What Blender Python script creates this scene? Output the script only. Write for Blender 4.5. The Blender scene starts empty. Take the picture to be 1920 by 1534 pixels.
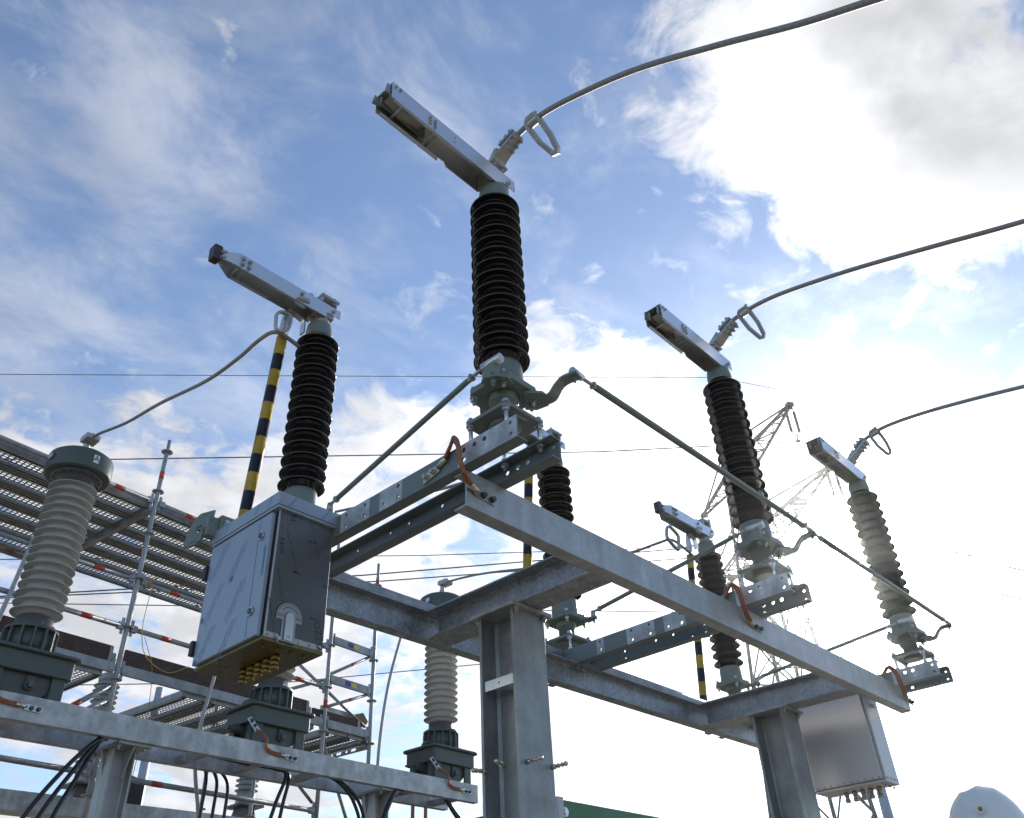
import bpy, math, random
from math import sin, cos, pi, radians
from mathutils import Vector, Matrix
from mathutils.geometry import tessellate_polygon
random.seed(7)
scn = bpy.context.scene
COL = scn.collection
GROUND = -1.40
GLARE_HAZE = 0.0003  # density of the volume added for the sun glare

# ------------------------------------------------------------------ materials
def new_mat(name):
    m = bpy.data.materials.new(name); m.use_nodes = True
    nt = m.node_tree
    return m, nt, nt.nodes['Principled BSDF']

def pbr(name, base, metal=0.0, rough=0.5, var=0.12, scale=9.0, rvar=0.08, spec=0.5, coat=0.0, bump=0.0, speck=0.0, fine=70.0):
    m, nt, b = new_mat(name)
    N, L = nt.nodes.new, nt.links.new
    b.inputs['Metallic'].default_value = metal
    b.inputs['Specular IOR Level'].default_value = spec
    b.inputs['Coat Weight'].default_value = coat
    tc = N('ShaderNodeTexCoord')
    n1 = N('ShaderNodeTexNoise'); n1.inputs['Scale'].default_value = scale; n1.inputs['Detail'].default_value = 6
    n2 = N('ShaderNodeTexNoise'); n2.inputs['Scale'].default_value = fine; n2.inputs['Detail'].default_value = 3
    L(tc.outputs['Object'], n1.inputs['Vector']); L(tc.outputs['Object'], n2.inputs['Vector'])
    add = N('ShaderNodeMath'); add.operation = 'MULTIPLY_ADD'
    L(n2.outputs['Fac'], add.inputs[0]); add.inputs[1].default_value = 0.5; L(n1.outputs['Fac'], add.inputs[2])
    mr = N('ShaderNodeMapRange'); mr.inputs['From Min'].default_value = 0.45; mr.inputs['From Max'].default_value = 1.05
    L(add.outputs[0], mr.inputs['Value'])
    mix = N('ShaderNodeMix'); mix.data_type = 'RGBA'
    lo = [max(0, c*(1-var)) for c in base]; hi = [min(1, c*(1+var)) for c in base]
    mix.inputs[6].default_value = (*lo, 1); mix.inputs[7].default_value = (*hi, 1)
    L(mr.outputs[0], mix.inputs[0])
    col = mix.outputs[2]
    if speck > 0:
        n3 = N('ShaderNodeTexNoise'); n3.inputs['Scale'].default_value = 160; n3.inputs['Detail'].default_value = 1
        L(tc.outputs['Object'], n3.inputs['Vector'])
        r3 = N('ShaderNodeMapRange'); r3.inputs['From Min'].default_value = 0.62; r3.inputs['From Max'].default_value = 0.72
        r3.inputs['To Max'].default_value = speck
        L(n3.outputs['Fac'], r3.inputs['Value'])
        mx = N('ShaderNodeMix'); mx.data_type = 'RGBA'
        L(r3.outputs[0], mx.inputs[0]); L(col, mx.inputs[6]); mx.inputs[7].default_value = (*[c*0.35 for c in base], 1)
        col = mx.outputs[2]
    L(col, b.inputs['Base Color'])
    rr = N('ShaderNodeMapRange'); rr.inputs['From Min'].default_value = 0.3; rr.inputs['From Max'].default_value = 0.7
    rr.inputs['To Min'].default_value = max(0.02, rough-rvar); rr.inputs['To Max'].default_value = min(1, rough+rvar)
    L(n1.outputs['Fac'], rr.inputs['Value']); L(rr.outputs[0], b.inputs['Roughness'])
    if bump > 0:
        bp = N('ShaderNodeBump'); bp.inputs['Strength'].default_value = bump; bp.inputs['Distance'].default_value = 0.003
        L(n2.outputs['Fac'], bp.inputs['Height']); L(bp.outputs[0], b.inputs['Normal'])
    return m

def galv(name, base, metal, rough, spangle=0.2, sscale=55, speck=0.45, blot=0.18):
    """hot dip galvanised steel: crystal spangle, cloudy patches, fine dark specks"""
    m, nt, b = new_mat(name)
    N, L = nt.nodes.new, nt.links.new
    tc = N('ShaderNodeTexCoord')
    v = N('ShaderNodeTexVoronoi'); v.inputs['Scale'].default_value = sscale; L(tc.outputs['Object'], v.inputs['Vector'])
    bw = N('ShaderNodeRGBToBW'); L(v.outputs['Color'], bw.inputs[0])
    n1 = N('ShaderNodeTexNoise'); n1.inputs['Scale'].default_value = 6; n1.inputs['Detail'].default_value = 7; n1.inputs['Roughness'].default_value = 0.6
    L(tc.outputs['Object'], n1.inputs['Vector'])
    n3 = N('ShaderNodeTexNoise'); n3.inputs['Scale'].default_value = 130; n3.inputs['Detail'].default_value = 2
    L(tc.outputs['Object'], n3.inputs['Vector'])
    a = N('ShaderNodeMapRange'); a.inputs['From Min'].default_value = 0; a.inputs['From Max'].default_value = 1
    a.inputs['To Min'].default_value = 1-spangle; a.inputs['To Max'].default_value = 1+spangle; L(bw.outputs[0], a.inputs['Value'])
    c = N('ShaderNodeMapRange'); c.inputs['From Min'].default_value = 0.3; c.inputs['From Max'].default_value = 0.7
    c.inputs['To Min'].default_value = 1-blot; c.inputs['To Max'].default_value = 1+blot; L(n1.outputs['Fac'], c.inputs['Value'])
    d = N('ShaderNodeMapRange'); d.inputs['From Min'].default_value = 0.60; d.inputs['From Max'].default_value = 0.70
    d.inputs['To Min'].default_value = 1; d.inputs['To Max'].default_value = 1-speck; L(n3.outputs['Fac'], d.inputs['Value'])
    mp = N('ShaderNodeMapping'); mp.inputs['Scale'].default_value = (14, 14, 1.6); L(tc.outputs['Object'], mp.inputs[0])
    n4 = N('ShaderNodeTexNoise'); n4.inputs['Scale'].default_value = 1; n4.inputs['Detail'].default_value = 5; L(mp.outputs[0], n4.inputs['Vector'])
    e = N('ShaderNodeMapRange'); e.inputs['From Min'].default_value = 0.35; e.inputs['From Max'].default_value = 0.65; e.inputs['To Min'].default_value = 0.90; e.inputs['To Max'].default_value = 1.08; L(n4.outputs['Fac'], e.inputs['Value'])
    m0 = N('ShaderNodeMath'); m0.operation = 'MULTIPLY'; L(a.outputs[0], m0.inputs[0]); L(e.outputs[0], m0.inputs[1])
    m1 = N('ShaderNodeMath'); m1.operation = 'MULTIPLY'; L(m0.outputs[0], m1.inputs[0]); L(c.outputs[0], m1.inputs[1])
    m2 = N('ShaderNodeMath'); m2.operation = 'MULTIPLY'; L(m1.outputs[0], m2.inputs[0]); L(d.outputs[0], m2.inputs[1])
    vm = N('ShaderNodeVectorMath'); vm.operation = 'SCALE'; vm.inputs[0].default_value = base; L(m2.outputs[0], vm.inputs['Scale'])
    L(vm.outputs[0], b.inputs['Base Color'])
    b.inputs['Metallic'].default_value = metal
    r = N('ShaderNodeMapRange'); r.inputs['To Min'].default_value = rough-0.1; r.inputs['To Max'].default_value = rough+0.12
    L(bw.outputs[0], r.inputs['Value']); L(r.outputs[0], b.inputs['Roughness'])
    bp = N('ShaderNodeBump'); bp.inputs['Strength'].default_value = 0.12; bp.inputs['Distance'].default_value = 0.002
    L(n1.outputs['Fac'], bp.inputs['Height']); L(bp.outputs[0], b.inputs['Normal'])
    return m

def perforated(name, base, pu, pv, hu, hv):
    """steel sheet punched with rows of small slots"""
    m, nt, b = new_mat(name)
    N, L = nt.nodes.new, nt.links.new
    b.inputs['Base Color'].default_value = (*base, 1); b.inputs['Metallic'].default_value = 0.6; b.inputs['Roughness'].default_value = 0.5
    tc = N('ShaderNodeTexCoord'); sp = N('ShaderNodeSeparateXYZ'); L(tc.outputs['Object'], sp.inputs[0])
    def fr(sock, k, off=0.0):
        a = N('ShaderNodeMath'); a.operation = 'MULTIPLY_ADD'; L(sock, a.inputs[0]); a.inputs[1].default_value = k; a.inputs[2].default_value = off
        f = N('ShaderNodeMath'); f.operation = 'FRACT'; L(a.outputs[0], f.inputs[0])
        s = N('ShaderNodeMath'); s.operation = 'SUBTRACT'; L(f.outputs[0], s.inputs[0]); s.inputs[1].default_value = 0.5
        ab = N('ShaderNodeMath'); ab.operation = 'ABSOLUTE'; L(s.outputs[0], ab.inputs[0])
        return ab.outputs[0]
    u = fr(sp.outputs['X'], 1/pu); w = fr(sp.outputs['Y'], 1/pv)
    lu = N('ShaderNodeMath'); lu.operation = 'LESS_THAN'; L(u, lu.inputs[0]); lu.inputs[1].default_value = hu
    lw = N('ShaderNodeMath'); lw.operation = 'LESS_THAN'; L(w, lw.inputs[0]); lw.inputs[1].default_value = hv
    mu = N('ShaderNodeMath'); mu.operation = 'MULTIPLY'; L(lu.outputs[0], mu.inputs[0]); L(lw.outputs[0], mu.inputs[1])
    tr = N('ShaderNodeBsdfTransparent'); ms = N('ShaderNodeMixShader')
    L(mu.outputs[0], ms.inputs[0]); L(b.outputs[0], ms.inputs[1]); L(tr.outputs[0], ms.inputs[2])
    L(ms.outputs[0], nt.nodes['Material Output'].inputs['Surface'])
    return m

def silicone(name, base):
    m, nt, b = new_mat(name)
    N, L = nt.nodes.new, nt.links.new
    tc = N('ShaderNodeTexCoord'); n = N('ShaderNodeTexNoise'); n.inputs['Scale'].default_value = 7; n.inputs['Detail'].default_value = 5
    L(tc.outputs['Object'], n.inputs['Vector'])
    mix = N('ShaderNodeMix'); mix.data_type = 'RGBA'; L(n.outputs['Fac'], mix.inputs[0])
    mix.inputs[6].default_value = (*[c*0.88 for c in base], 1); mix.inputs[7].default_value = (*[min(1, c*1.1) for c in base], 1)
    L(mix.outputs[2], b.inputs['Base Color']); b.inputs['Roughness'].default_value = 0.5
    t = N('ShaderNodeBsdfTranslucent'); L(mix.outputs[2], t.inputs['Color'])
    ms = N('ShaderNodeMixShader'); ms.inputs[0].default_value = 0.42
    L(b.outputs[0], ms.inputs[1]); L(t.outputs[0], ms.inputs[2]); L(ms.outputs[0], nt.nodes['Material Output'].inputs['Surface'])
    return m

M = {}
M['galv'] = galv('galvanised_beam', (0.44, 0.45, 0.455), 0.55, 0.50, 0.12, 60, 0.22, 0.14)
M['galv_col'] = galv('galvanised_column', (0.30, 0.31, 0.315), 0.55, 0.48, 0.08, 50, 0.18, 0.22)
M['galv_web'] = galv('galvanised_spangle', (0.38, 0.39, 0.40), 0.55, 0.42, 0.32, 70, 0.45, 0.15)
M['galv_ct'] = galv('galvanised_cloudy', (0.48, 0.49, 0.49), 0.40, 0.48, 0.12, 24, 0.25, 0.34)
M['galv_tube'] = galv('galvanised_tube', (0.37, 0.38, 0.39), 0.40, 0.48, 0.10, 40, 0.3, 0.2)
M['deck'] = galv('galvanised_deck', (0.36, 0.36, 0.34), 0.55, 0.45, 0.1, 30, 0.3, 0.2)
M['perf'] = perforated('perforated_deck', (0.30, 0.29, 0.27), 0.050, 0.043, 0.33, 0.33)
M['slots'] = perforated('slotted_deck', (0.26, 0.25, 0.23), 0.19, 0.31, 0.10, 0.045)
M['green'] = pbr('grey_green_paint', (0.17, 0.20, 0.175), 0.0, 0.40, 0.06, 5, 0.05, bump=0.05)
M['channel'] = pbr('grey_green_zinc_paint', (0.175, 0.20, 0.195), 0.15, 0.42, 0.07, 7, 0.06, bump=0.04)
M['dkgreen'] = pbr('dark_grey_green_paint', (0.078, 0.094, 0.084), 0.0, 0.42, 0.08, 6, 0.06, bump=0.06)
M['brown'] = pbr('brown_glazed_porcelain', (0.017, 0.012, 0.011), 0.0, 0.16, 0.35, 9, 0.06, spec=0.5, coat=0.25)
M['silicone'] = silicone('grey_silicone', (0.60, 0.59, 0.56))
M['arrester'] = pbr('blue_grey_porcelain', (0.33, 0.35, 0.36), 0.0, 0.3, 0.08, 6)
M['collar'] = pbr('grey_collar', (0.13, 0.12, 0.125), 0.1, 0.45)
M['alu'] = pbr('brushed_aluminium', (0.72, 0.73, 0.74), 0.9, 0.32, 0.04, 5, 0.02)
M['alu_in'] = pbr('dull_aluminium', (0.42, 0.40, 0.35), 0.75, 0.42, 0.15, 8)
M['cast'] = pbr('cast_aluminium', (0.46, 0.46, 0.45), 0.7, 0.45, 0.12, 20, bump=0.12)
M['cable'] = pbr('stranded_aluminium', (0.34, 0.34, 0.33), 0.6, 0.5, 0.15, 40)
M['zinc'] = pbr('zinc_bolt', (0.55, 0.56, 0.57), 0.9, 0.28)
M['dkbolt'] = pbr('dark_bolt', (0.12, 0.12, 0.12), 0.7, 0.4)
M['brass'] = pbr('brass', (0.30, 0.22, 0.075), 0.9, 0.42, 0.3, 30)
M['yzinc'] = pbr('yellow_passivated_plate', (0.21, 0.175, 0.075), 0.8, 0.33, 0.35, 16)
M['copper'] = pbr('copper_braid', (0.33, 0.125, 0.065), 0.35, 0.5, 0.45, 60, bump=0.4, fine=220)
M['copcon'] = pbr('copper_contact', (0.085, 0.062, 0.052), 0.5, 0.4, 0.35, 20)
M['lug'] = pbr('tinned_lug', (0.62, 0.62, 0.58), 0.9, 0.32)
M['tin'] = pbr('worn_tinned_lug', (0.55, 0.52, 0.42), 0.9, 0.35)
M['steel'] = pbr('stainless_sheet', (0.50, 0.49, 0.50), 0.80, 0.50, 0.05, 2, 0.015)
M['plate'] = pbr('dial_plate', (0.40, 0.40, 0.40), 0.6, 0.42)
M['film_lt'] = pbr('pale_protective_film', (0.355, 0.405, 0.465), 0.35, 0.38, 0.05, 3, 0.05)
M['film_dk'] = pbr('dark_protective_film', (0.115, 0.122, 0.13), 0.05, 0.24, 0.10, 3, 0.03, spec=0.6)
M['ink_blue'] = pbr('violet_ink', (0.17, 0.18, 0.42), 0, 0.5)
M['ink_cyan'] = pbr('blue_ink', (0.05, 0.25, 0.50), 0, 0.5)
M['ink_black'] = pbr('black_ink', (0.012, 0.012, 0.013), 0, 0.5)
M['white'] = pbr('white_label', (0.8, 0.8, 0.8), 0, 0.4)
M['black'] = pbr('black_plastic', (0.018, 0.018, 0.020), 0, 0.42, 0.2)
M['blackcab'] = pbr('black_cable_sheath', (0.014, 0.015, 0.017), 0, 0.33, 0.2, 30)
M['navy'] = pbr('navy_black_paint', (0.020, 0.024, 0.034), 0, 0.40, 0.35, 14)
M['yellow'] = pbr('yellow_paint', (0.52, 0.325, 0.035), 0, 0.42, 0.22, 14, speck=0.35)
M['red'] = pbr('orange_red_tape', (0.56, 0.07, 0.035), 0, 0.5, 0.2)
M['purple'] = pbr('purple_sticker', (0.12, 0.07, 0.38), 0, 0.5)
M['ysticker'] = pbr('yellow_sticker', (0.75, 0.66, 0.12), 0, 0.5)
M['wood'] = pbr('weathered_brown_board', (0.085, 0.055, 0.045), 0, 0.75, 0.55, 7, 0.1, bump=0.5, fine=40)
M['rawwood'] = pbr('raw_wood', (0.34, 0.20, 0.11), 0, 0.8, 0.3, 12)
M['rope'] = pbr('yellow_cord', (0.55, 0.45, 0.10), 0, 0.7)
M['ropeo'] = pbr('orange_cord', (0.70, 0.25, 0.12), 0, 0.7)
M['pipe'] = pbr('pale_grey_tube', (0.45, 0.44, 0.43), 0.3, 0.45)
M['wire'] = pbr('weathered_wire', (0.10, 0.10, 0.11), 0.3, 0.5)
M['pylon'] = pbr('pylon_steel', (0.07, 0.072, 0.07), 0.2, 0.6, 0.15, 1)
M['pins'] = pbr('dark_insulator', (0.06, 0.05, 0.05), 0, 0.3)
M['mast'] = pbr('pale_mast', (0.42, 0.44, 0.48), 0.3, 0.5)
M['helmet'] = pbr('white_helmet_plastic', (0.74, 0.74, 0.72), 0, 0.30, 0.03, 8, 0.05)
M['skin'] = pbr('skin', (0.50, 0.30, 0.22), 0, 0.5)
M['jacket'] = pbr('navy_work_jacket', (0.03, 0.04, 0.07), 0, 0.8, 0.3, 30)
M['container'] = pbr('green_sheet_metal', (0.022, 0.135, 0.045), 0.0, 0.4, 0.10, 3)
M['ground'] = pbr('gravel', (0.20, 0.17, 0.13), 0, 0.95, 0.4, 3, 0.03, bump=0.8, fine=30)
M['concrete'] = pbr('concrete', (0.35, 0.34, 0.32), 0, 0.85, 0.15, 6, bump=0.2)

# ------------------------------------------------------------------ mesh kit
class MB:
    def __init__(s): s.v = []; s.f = []; s.m = []; s.s = []
    def add(s, verts, faces, mat=0, smooth=False):
        o = len(s.v); s.v += [tuple(p) for p in verts]
        for f in faces:
            s.f.append([i+o for i in f]); s.m.append(mat); s.s.append(smooth)
    def box(s, c0, c1, mat=0):
        x0, y0, z0 = c0; x1, y1, z1 = c1
        v = [(x0,y0,z0),(x1,y0,z0),(x1,y1,z0),(x0,y1,z0),(x0,y0,z1),(x1,y0,z1),(x1,y1,z1),(x0,y1,z1)]
        s.add(v, [(0,3,2,1),(4,5,6,7),(0,1,5,4),(1,2,6,5),(2,3,7,6),(3,0,4,7)], mat)
        return s
    def bar(s, a, b, w, h, mat=0, up=(0,0,1)):
        a = Vector(a); b = Vector(b); d = (b-a).normalized(); u = Vector(up)
        if abs(d.dot(u)) > 0.98: u = Vector((1,0,0))
        x = d.cross(u).normalized(); y = x.cross(d).normalized()
        q = [x*sx*w/2+y*sy*h/2 for sx, sy in ((-1,-1),(1,-1),(1,1),(-1,1))]
        s.add([a+p for p in q]+[b+p for p in q], [(3,2,1,0),(4,5,6,7),(0,1,5,4),(1,2,6,5),(2,3,7,6),(3,0,4,7)], mat)
        return s
    def prism(s, poly, o, U, V, W, mat=0, holes=(), smooth=False):
        """polygon in the U,V plane at o, swept along the vector W; holes are polygons too"""
        o, U, V, W = map(Vector, (o, U, V, W))
        def P(p): return o+U*p[0]+V*p[1]
        loops = [list(poly)]+[list(h) for h in holes]
        pts = [p for l in loops for p in l]
        n = len(pts); vs = [P(p) for p in pts]; vs += [p+W for p in vs]
        if holes:
            tris = tessellate_polygon([[Vector((p[0], p[1], 0)) for p in l] for l in loops])
            fs = [tuple(t) for t in tris]
        else:
            fs = [tuple(range(n))]
        nrm = U.cross(V); flip = nrm.dot(W) > 0
        A = 0
        for i in range(len(poly)):
            p, q = poly[i], poly[(i+1) % len(poly)]; A += p[0]*q[1]-q[0]*p[1]
        def orient(f):
            a = 0
            for i in range(len(f)):
                p, q = pts[f[i]], pts[f[(i+1) % len(f)]]; a += p[0]*q[1]-q[0]*p[1]
            return f if a > 0 else tuple(reversed(f))
        caps = [orient(f) for f in fs]
        bot = [tuple(reversed(f)) if flip else f for f in caps]
        top = [tuple(i+n for i in (f if flip else reversed(f))) for f in caps]
        s.add(vs, bot+top, mat)
        k = 0
        for li, l in enumerate(loops):
            a = sum(l[i][0]*l[(i+1) % len(l)][1]-l[(i+1) % len(l)][0]*l[i][1] for i in range(len(l)))
            ccw = (a > 0) == (li == 0)
            sides = []
            for i in range(len(l)):
                i0, i1 = k+i, k+(i+1) % len(l)
                f = (i0, i1, i1+n, i0+n)
                sides.append(f if (ccw == flip) else tuple(reversed(f)))
            o2 = len(s.v)-2*n
            for f in sides:
                s.f.append([i+o2 for i in f]); s.m.append(mat); s.s.append(smooth or li > 0)
            k += len(l)
        return s
    def tube(s, pts, r, n=10, mat=0, caps=True, mats=None):
        P = [Vector(p) for p in pts]; R = r if isinstance(r, (list, tuple)) else [r]*len(P)
        T = []
        for i in range(len(P)):
            a = P[max(0, i-1)]; b = P[min(len(P)-1, i+1)]; T.append((b-a).normalized())
        u = Vector((0,0,1)) if abs(T[0].z) < 0.9 else Vector((1,0,0))
        x = T[0].cross(u).normalized(); vs = []
        for i, p in enumerate(P):
            x = (x-T[i]*x.dot(T[i])).normalized(); y = T[i].cross(x)
            vs += [p+(x*cos(2*pi*k/n)+y*sin(2*pi*k/n))*R[i] for k in range(n)]
        o = len(s.v); s.v += [tuple(p) for p in vs]
        for i in range(len(P)-1):
            mm = mats[i] if mats else mat
            for k in range(n):
                k2 = (k+1) % n
                s.f.append([o+i*n+k, o+i*n+k2, o+(i+1)*n+k2, o+(i+1)*n+k]); s.m.append(mm); s.s.append(True)
        if caps:
            s.f.append([o+k for k in reversed(range(n))]); s.m.append(mats[0] if mats else mat); s.s.append(False)
            s.f.append([o+(len(P)-1)*n+k for k in range(n)]); s.m.append(mats[-1] if mats else mat); s.s.append(False)
        return s
    def lathe(s, prof, o=(0,0,0), n=32, mat=0, smooth=True, sharp=()):
        """profile of (r, z) from bottom to top, about +Z at o"""
        ox, oy, oz = o; b = len(s.v)
        for r, z in prof:
            for k in range(n):
                a = 2*pi*k/n; s.v.append((ox+r*cos(a), oy+r*sin(a), oz+z))
        for i in range(len(prof)-1):
            for k in range(n):
                k2 = (k+1) % n
                s.f.append([b+i*n+k, b+i*n+k2, b+(i+1)*n+k2, b+(i+1)*n+k]); s.m.append(mat); s.s.append(smooth)
        if prof[0][0] > 0: s.f.append([b+k for k in reversed(range(n))]); s.m.append(mat); s.s.append(False)
        if prof[-1][0] > 0: s.f.append([b+(len(prof)-1)*n+k for k in range(n)]); s.m.append(mat); s.s.append(False)
        return s
    def cyl(s, a, b, r, n=16, mat=0): return s.tube([a, b], r, n, mat)
    def bolt(s, p, d, r=0.011, mat=0, h=None, stub=0.0):
        """hex head with a washer standing on a surface at p along d"""
        p = Vector(p); d = Vector(d).normalized(); h = h or r*1.3
        s.tube([p, p+d*r*0.28], r*1.35, 12, mat)
        i0 = len(s.s); s.tube([p+d*r*0.28, p+d*(r*0.28+h)], r, 6, mat)
        for i in range(i0, len(s.s)): s.s[i] = False
        if stub: s.tube([p+d*(r*0.28+h), p+d*(r*0.28+h+stub)], r*0.55, 8, mat)
        return s
    def strip(s, path, w, t, mat=0, side=None):
        """flat bar bent along a path; its width lies across the path (horizontal unless side is given)"""
        P = [Vector(p) for p in path]; rows = []
        for i in range(len(P)):
            d = (P[min(len(P)-1, i+1)]-P[max(0, i-1)]).normalized()
            x = Vector(side).normalized() if side else Vector((d.y, -d.x, 0)).normalized()
            y = x.cross(d).normalized(); ww = w[i] if isinstance(w, (list, tuple)) else w
            rows.append([P[i]+x*a*ww/2+y*b*t/2 for a, b in ((-1,-1),(1,-1),(1,1),(-1,1))])
        o = len(s.v)
        for r in rows: s.v += [tuple(p) for p in r]
        for i in range(len(P)-1):
            for k in range(4):
                k2 = (k+1) % 4; s.f.append([o+i*4+k, o+i*4+k2, o+i*4+4+k2, o+i*4+4+k]); s.m.append(mat); s.s.append(False)
        s.f.append([o+3, o+2, o+1, o]); s.f.append([o+len(P)*4-4+k for k in range(4)]); s.m += [mat]*2; s.s += [False]*2
        return s
    def build(s, name, mats, parent=None, bevel=0.0, loc=None):
        me = bpy.data.meshes.new(name); me.from_pydata(s.v, [], s.f)
        mats = mats if isinstance(mats, (list, tuple)) else [mats]
        for m in mats: me.materials.append(M[m] if isinstance(m, str) else m)
        me.polygons.foreach_set('material_index', s.m); me.polygons.foreach_set('use_smooth', s.s)
        me.validate(); me.update()
        o = bpy.data.objects.new(name, me); COL.objects.link(o)
        if parent: o.parent = parent
        if loc: o.location = loc
        if bevel:
            b = o.modifiers.new('bevel', 'BEVEL'); b.width = bevel; b.segments = 2; b.limit_method = 'ANGLE'; b.angle_limit = radians(50)
        return o

def circ(cx, cy, r, n=16, a0=0.0): return [(cx+r*cos(a0+2*pi*k/n), cy+r*sin(a0+2*pi*k/n)) for k in range(n)]
def rrect(x0, y0, x1, y1, r, n=4):
    out = []
    for cx, cy, a in ((x1-r, y0+r, -90), (x1-r, y1-r, 0), (x0+r, y1-r, 90), (x0+r, y0+r, 180)):
        for k in range(n+1):
            t = radians(a+90*k/n); out.append((cx+r*cos(t), cy+r*sin(t)))
    return out
def spline(pts, n=8):
    P = [Vector(p) for p in pts]; out = []
    for i in range(len(P)-1):
        p0 = P[max(0, i-1)]; p1 = P[i]; p2 = P[i+1]; p3 = P[min(len(P)-1, i+2)]
        for k in range(n):
            t = k/n
            out.append(0.5*((2*p1)+(p2-p0)*t+(2*p0-5*p1+4*p2-p3)*t*t+(3*p1-p0-3*p2+p3)*t**3))
    out.append(P[-1]); return out
def tag(o, label=None, cat=None, group=None, kind=None):
    if label: o['label'] = label
    if cat: o['category'] = cat
    if group: o['group'] = group
    if kind: o['kind'] = kind
    return o
def thing(name, label, cat, loc=(0,0,0), rotz=0.0, group=None):
    o = bpy.data.objects.new(name, None); COL.objects.link(o)
    o.location = loc; o.rotation_euler = (0,0,rotz); o.empty_display_size = 0.1
    return tag(o, label, cat, group)
def dup(root, loc, label, rotz=None):
    r = root.copy(); COL.objects.link(r); r.location = loc; r['label'] = label
    if rotz is not None: r.rotation_euler = (0,0,rotz)
    for ch in list(root.children):
        c = ch.copy(); COL.objects.link(c); c.parent = r
        for g in list(ch.children):
            d = g.copy(); COL.objects.link(d); d.parent = c
    return r

_txt = {}
def text_polys(string):
    if string not in _txt:
        cu = bpy.data.curves.new('lettering', 'FONT'); cu.body = string; cu.size = 1.0; cu.resolution_u = 2; cu.align_x = 'CENTER'; cu.align_y = 'CENTER'
        ob = bpy.data.objects.new('lettering', cu); COL.objects.link(ob)
        dg = bpy.context.evaluated_depsgraph_get(); me = bpy.data.meshes.new_from_object(ob.evaluated_get(dg))
        _txt[string] = ([v.co.copy() for v in me.vertices], [tuple(p.vertices) for p in me.polygons])
        bpy.data.objects.remove(ob); bpy.data.meshes.remove(me)
    return _txt[string]
def put_text(mb, string, o, U, V, size, ang=0.0, mat=0):
    vs, fs = text_polys(string); o, U, V = Vector(o), Vector(U), Vector(V)
    u = U*cos(ang)+V*sin(ang); v = V*cos(ang)-U*sin(ang)
    mb.add([o+u*p.x*size+v*p.y*size for p in vs], fs, mat)

# ------------------------------------------------------------------ key dimensions (metres, camera at the origin)
XP = [2.3075, 4.6210, 6.9350]            # the three phases
YN, YF = 2.071, 3.646                    # front and rear rotating insulators
Z1, Z0 = 1.9114, 1.737                   # long beams: top and bottom
ZC = 2.0215                              # top of the pole channels

# ------------------------------------------------------------------ ground
mb = MB(); mb.box((-220,-220,GROUND-0.5),(260,260,GROUND)); tag(mb.build('ground', 'ground'), kind='structure')

# ------------------------------------------------------------------ support frame
def C_poly(h, f, t):       # web at u=0, flanges towards +u
    r = t*0.6
    return [(0,0),(f,0),(f,t*0.8),(t+r,t),(t,t+r),(t,h-t-r),(t+r,h-t),(f,h-t*0.8),(f,h),(0,h)]
def H_poly(b, h, tw, tf):  # centred
    r = tw*1.2; b2, h2 = b/2, h/2
    q = [(-b2,-h2),(b2,-h2),(b2,-h2+tf),(tw/2+r,-h2+tf),(tw/2,-h2+tf+r),(tw/2,h2-tf-r),(tw/2+r,h2-tf),(b2,h2-tf),(b2,h2),
         (-b2,h2),(-b2,h2-tf),(-tw/2-r,h2-tf),(-tw/2,h2-tf-r),(-tw/2,-h2+tf+r),(-tw/2-r,-h2+tf),(-b2,-h2+tf)]
    return q
frame = thing('support_frame', 'galvanised steel frame of two long beams on two thick columns carrying the disconnectors', 'steel frame', (3.2, 2.9, GROUND))
FO = Vector(frame.location)
def loc(v): return tuple(Vector(v)-FO)
mb = MB(); mb.prism(C_poly(Z1-Z0, 0.076, 0.010), loc((2.196,2.205,Z0)), (0,1,0), (0,0,1), (4.727,0,0))
mb.build('long_beam', 'galv', frame, 0.002)
mb = MB(); mb.prism([(-p[0],p[1]) for p in C_poly(Z1-Z0, 0.078, 0.010)], loc((2.10,3.537,Z0)), (0,1,0), (0,0,1), (4.93,0,0))
for x in (4.50, 4.56, 6.85, 6.90): mb.bolt(loc((x+0.02, 3.50, Z1-0.012)), (0,0,-1), 0.012)
mb.build('long_beam', 'galv_web', frame, 0.002)
for xc in (3.20, 6.06):
    mb = MB(); mb.prism(H_poly(0.18, Z1-Z0-0.002, 0.007, 0.011), loc((xc,2.284,(Z1+Z0)/2)), (1,0,0), (0,0,1), (0,1.172,0))
    mb.build('cross_beam', 'galv_web', frame, 0.002)
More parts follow.
